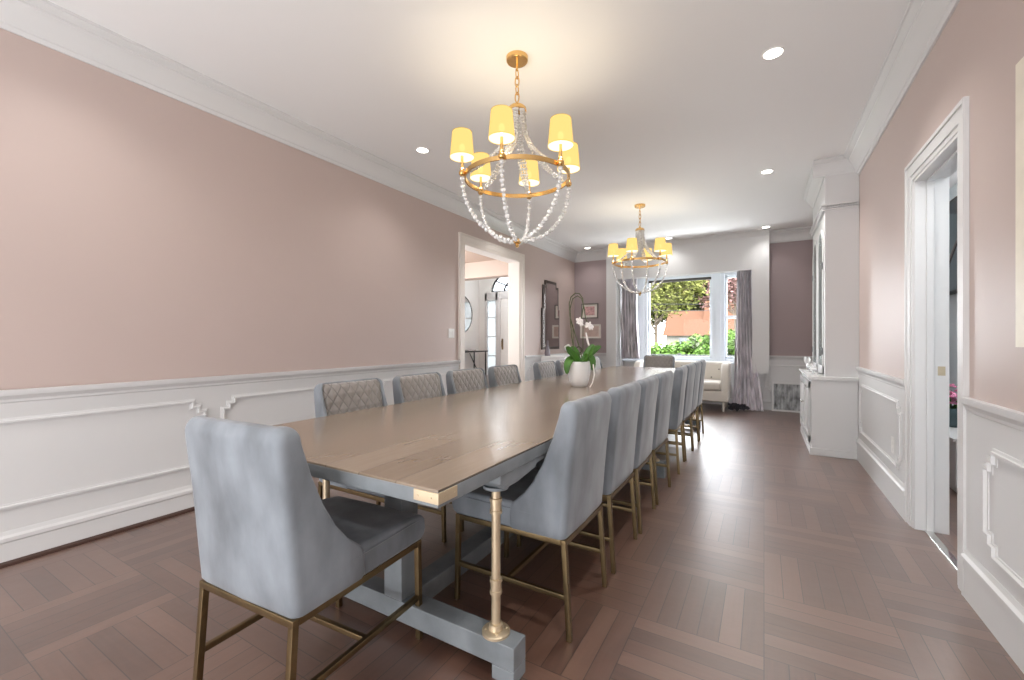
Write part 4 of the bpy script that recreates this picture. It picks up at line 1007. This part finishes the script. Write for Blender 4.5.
for k2, v in enumerate((303, 309.5)):
    a, b = at(560, v-1.5, 24), at(800, v-.5, 24); pts = [(a[0]+(b[0]-a[0])*i/12, 24, a[2]+(b[2]-a[2])*i/12-.12*math.sin(PI*i/12)) for i in range(13)]
    tag(MB().tube(pts, .012, 5).build('utility_wire', M_BLACK), ('upper' if k2 == 0 else 'lower')+' dark utility wire crossing the window view', 'wire', 'utility wires')

# ------------------------------------------------------------------ light
W = bpy.data.worlds.new('world'); S.world = W; W.use_nodes = True
bg = W.node_tree.nodes['Background']; bg.inputs[0].default_value = (.93, .96, 1, 1); bg.inputs[1].default_value = 8.5
sun = bpy.data.lights.new('sun', 'SUN'); sun.energy = 2; sun.angle = R(3); sun.color = (1, .95, .86)
o = bpy.data.objects.new('sun', sun); C.objects.link(o); o.rotation_euler = (R(48), 0, R(-25))
def area(name, loc, rot, sx, sy, e, col=(1, 1, 1)):
    l = bpy.data.lights.new(name, 'AREA'); l.shape = 'RECTANGLE'; l.size = sx; l.size_y = sy; l.energy = e; l.color = col
    o = bpy.data.objects.new(name, l); C.objects.link(o); o.location = loc; o.rotation_euler = rot; return o
area('rear_daylight_fill', (-1.3, YR+.06, 1.65), (R(98), 0, 0), 3.6, 1.9, 28, (.92, .96, 1))  # added fill lamp standing in for daylight from the unseen rear window
area('hall_fill', (-5.6, 5.3, 1.75), (R(90), 0, R(-90)), 1.5, 1.9, 75, (.95, .98, 1))  # unseen lamp added in the hall to brighten the facing wall and floor
area('rear_ceiling_fill', (-1.3, YR+.5, .35), (R(150), 0, 0), 3.8, .8, 84, (.95, .98, 1))  # unseen upward fill lamp added for the ceiling; no terrace exists here
area('front_ceiling_fill', (-1.33, 9.25, .3), (R(180+48), 0, 0), 2.6, .9, 170, (.95, .98, 1))  # hidden lamp added outside below the sill to brighten the far ceiling
def point(loc, e, col, r=.03):
    l = bpy.data.lights.new('lamp', 'POINT'); l.energy = e; l.color = col; l.shadow_soft_size = r
    o = bpy.data.objects.new('lamp', l); C.objects.link(o); o.location = loc
for (cx, cy), a0 in zip(CH, (45.5, 27.8)):
    for k2 in range(6):
        a = R(a0)+k2*PI/3
        point((cx+.352*math.cos(a), cy+.352*math.sin(a), ZC-.772+.17), 8 if cy < 4 else 4.5, (1, .93, .83), .03)
def spot(x, y, e):
    l = bpy.data.lights.new('downlight', 'SPOT'); l.energy = e; l.spot_size = R(125); l.spot_blend = .9; l.color = (1, .98, .95); l.shadow_soft_size = .05
    o = bpy.data.objects.new('downlight', l); C.objects.link(o); o.location = (x, y, ZC-.012)
for x, y in ((.049, 3.154), (-2.79, 3.086), (.028, 5.34), (-2.98, 8.0), (.028, 7.95), (-1.45, 7.95), (-2.8, 5.3), (-2.8, .8), (.03, .8), (-1.4, -.8)):  # the later spots have no ceiling fitting modelled
    spot(x, y, (48 if y < 7 else 10)*(.35 if x < -2 and y < 5 else 1))
point((-4.8, 7.6, 2.6), 9, (.95, .98, 1), .15); point((-4.8, 4.5, 2.2), 5, (1, .92, .85), .15)  # unseen fill lamps added in the entrance hall, without fittings
point((1.3, 2.0, 2.3), 10, (.93, .97, 1), .1); point((1.25, 4.5, 2.4), 26, (.93, .97, 1), .1)  # unseen lamps added to lighten the room beyond the doorway

S.view_settings.view_transform = 'Standard'; S.view_settings.look = 'None'; S.view_settings.gamma = 1; S.view_settings.use_curve_mapping = False
S.view_settings.exposure = .98
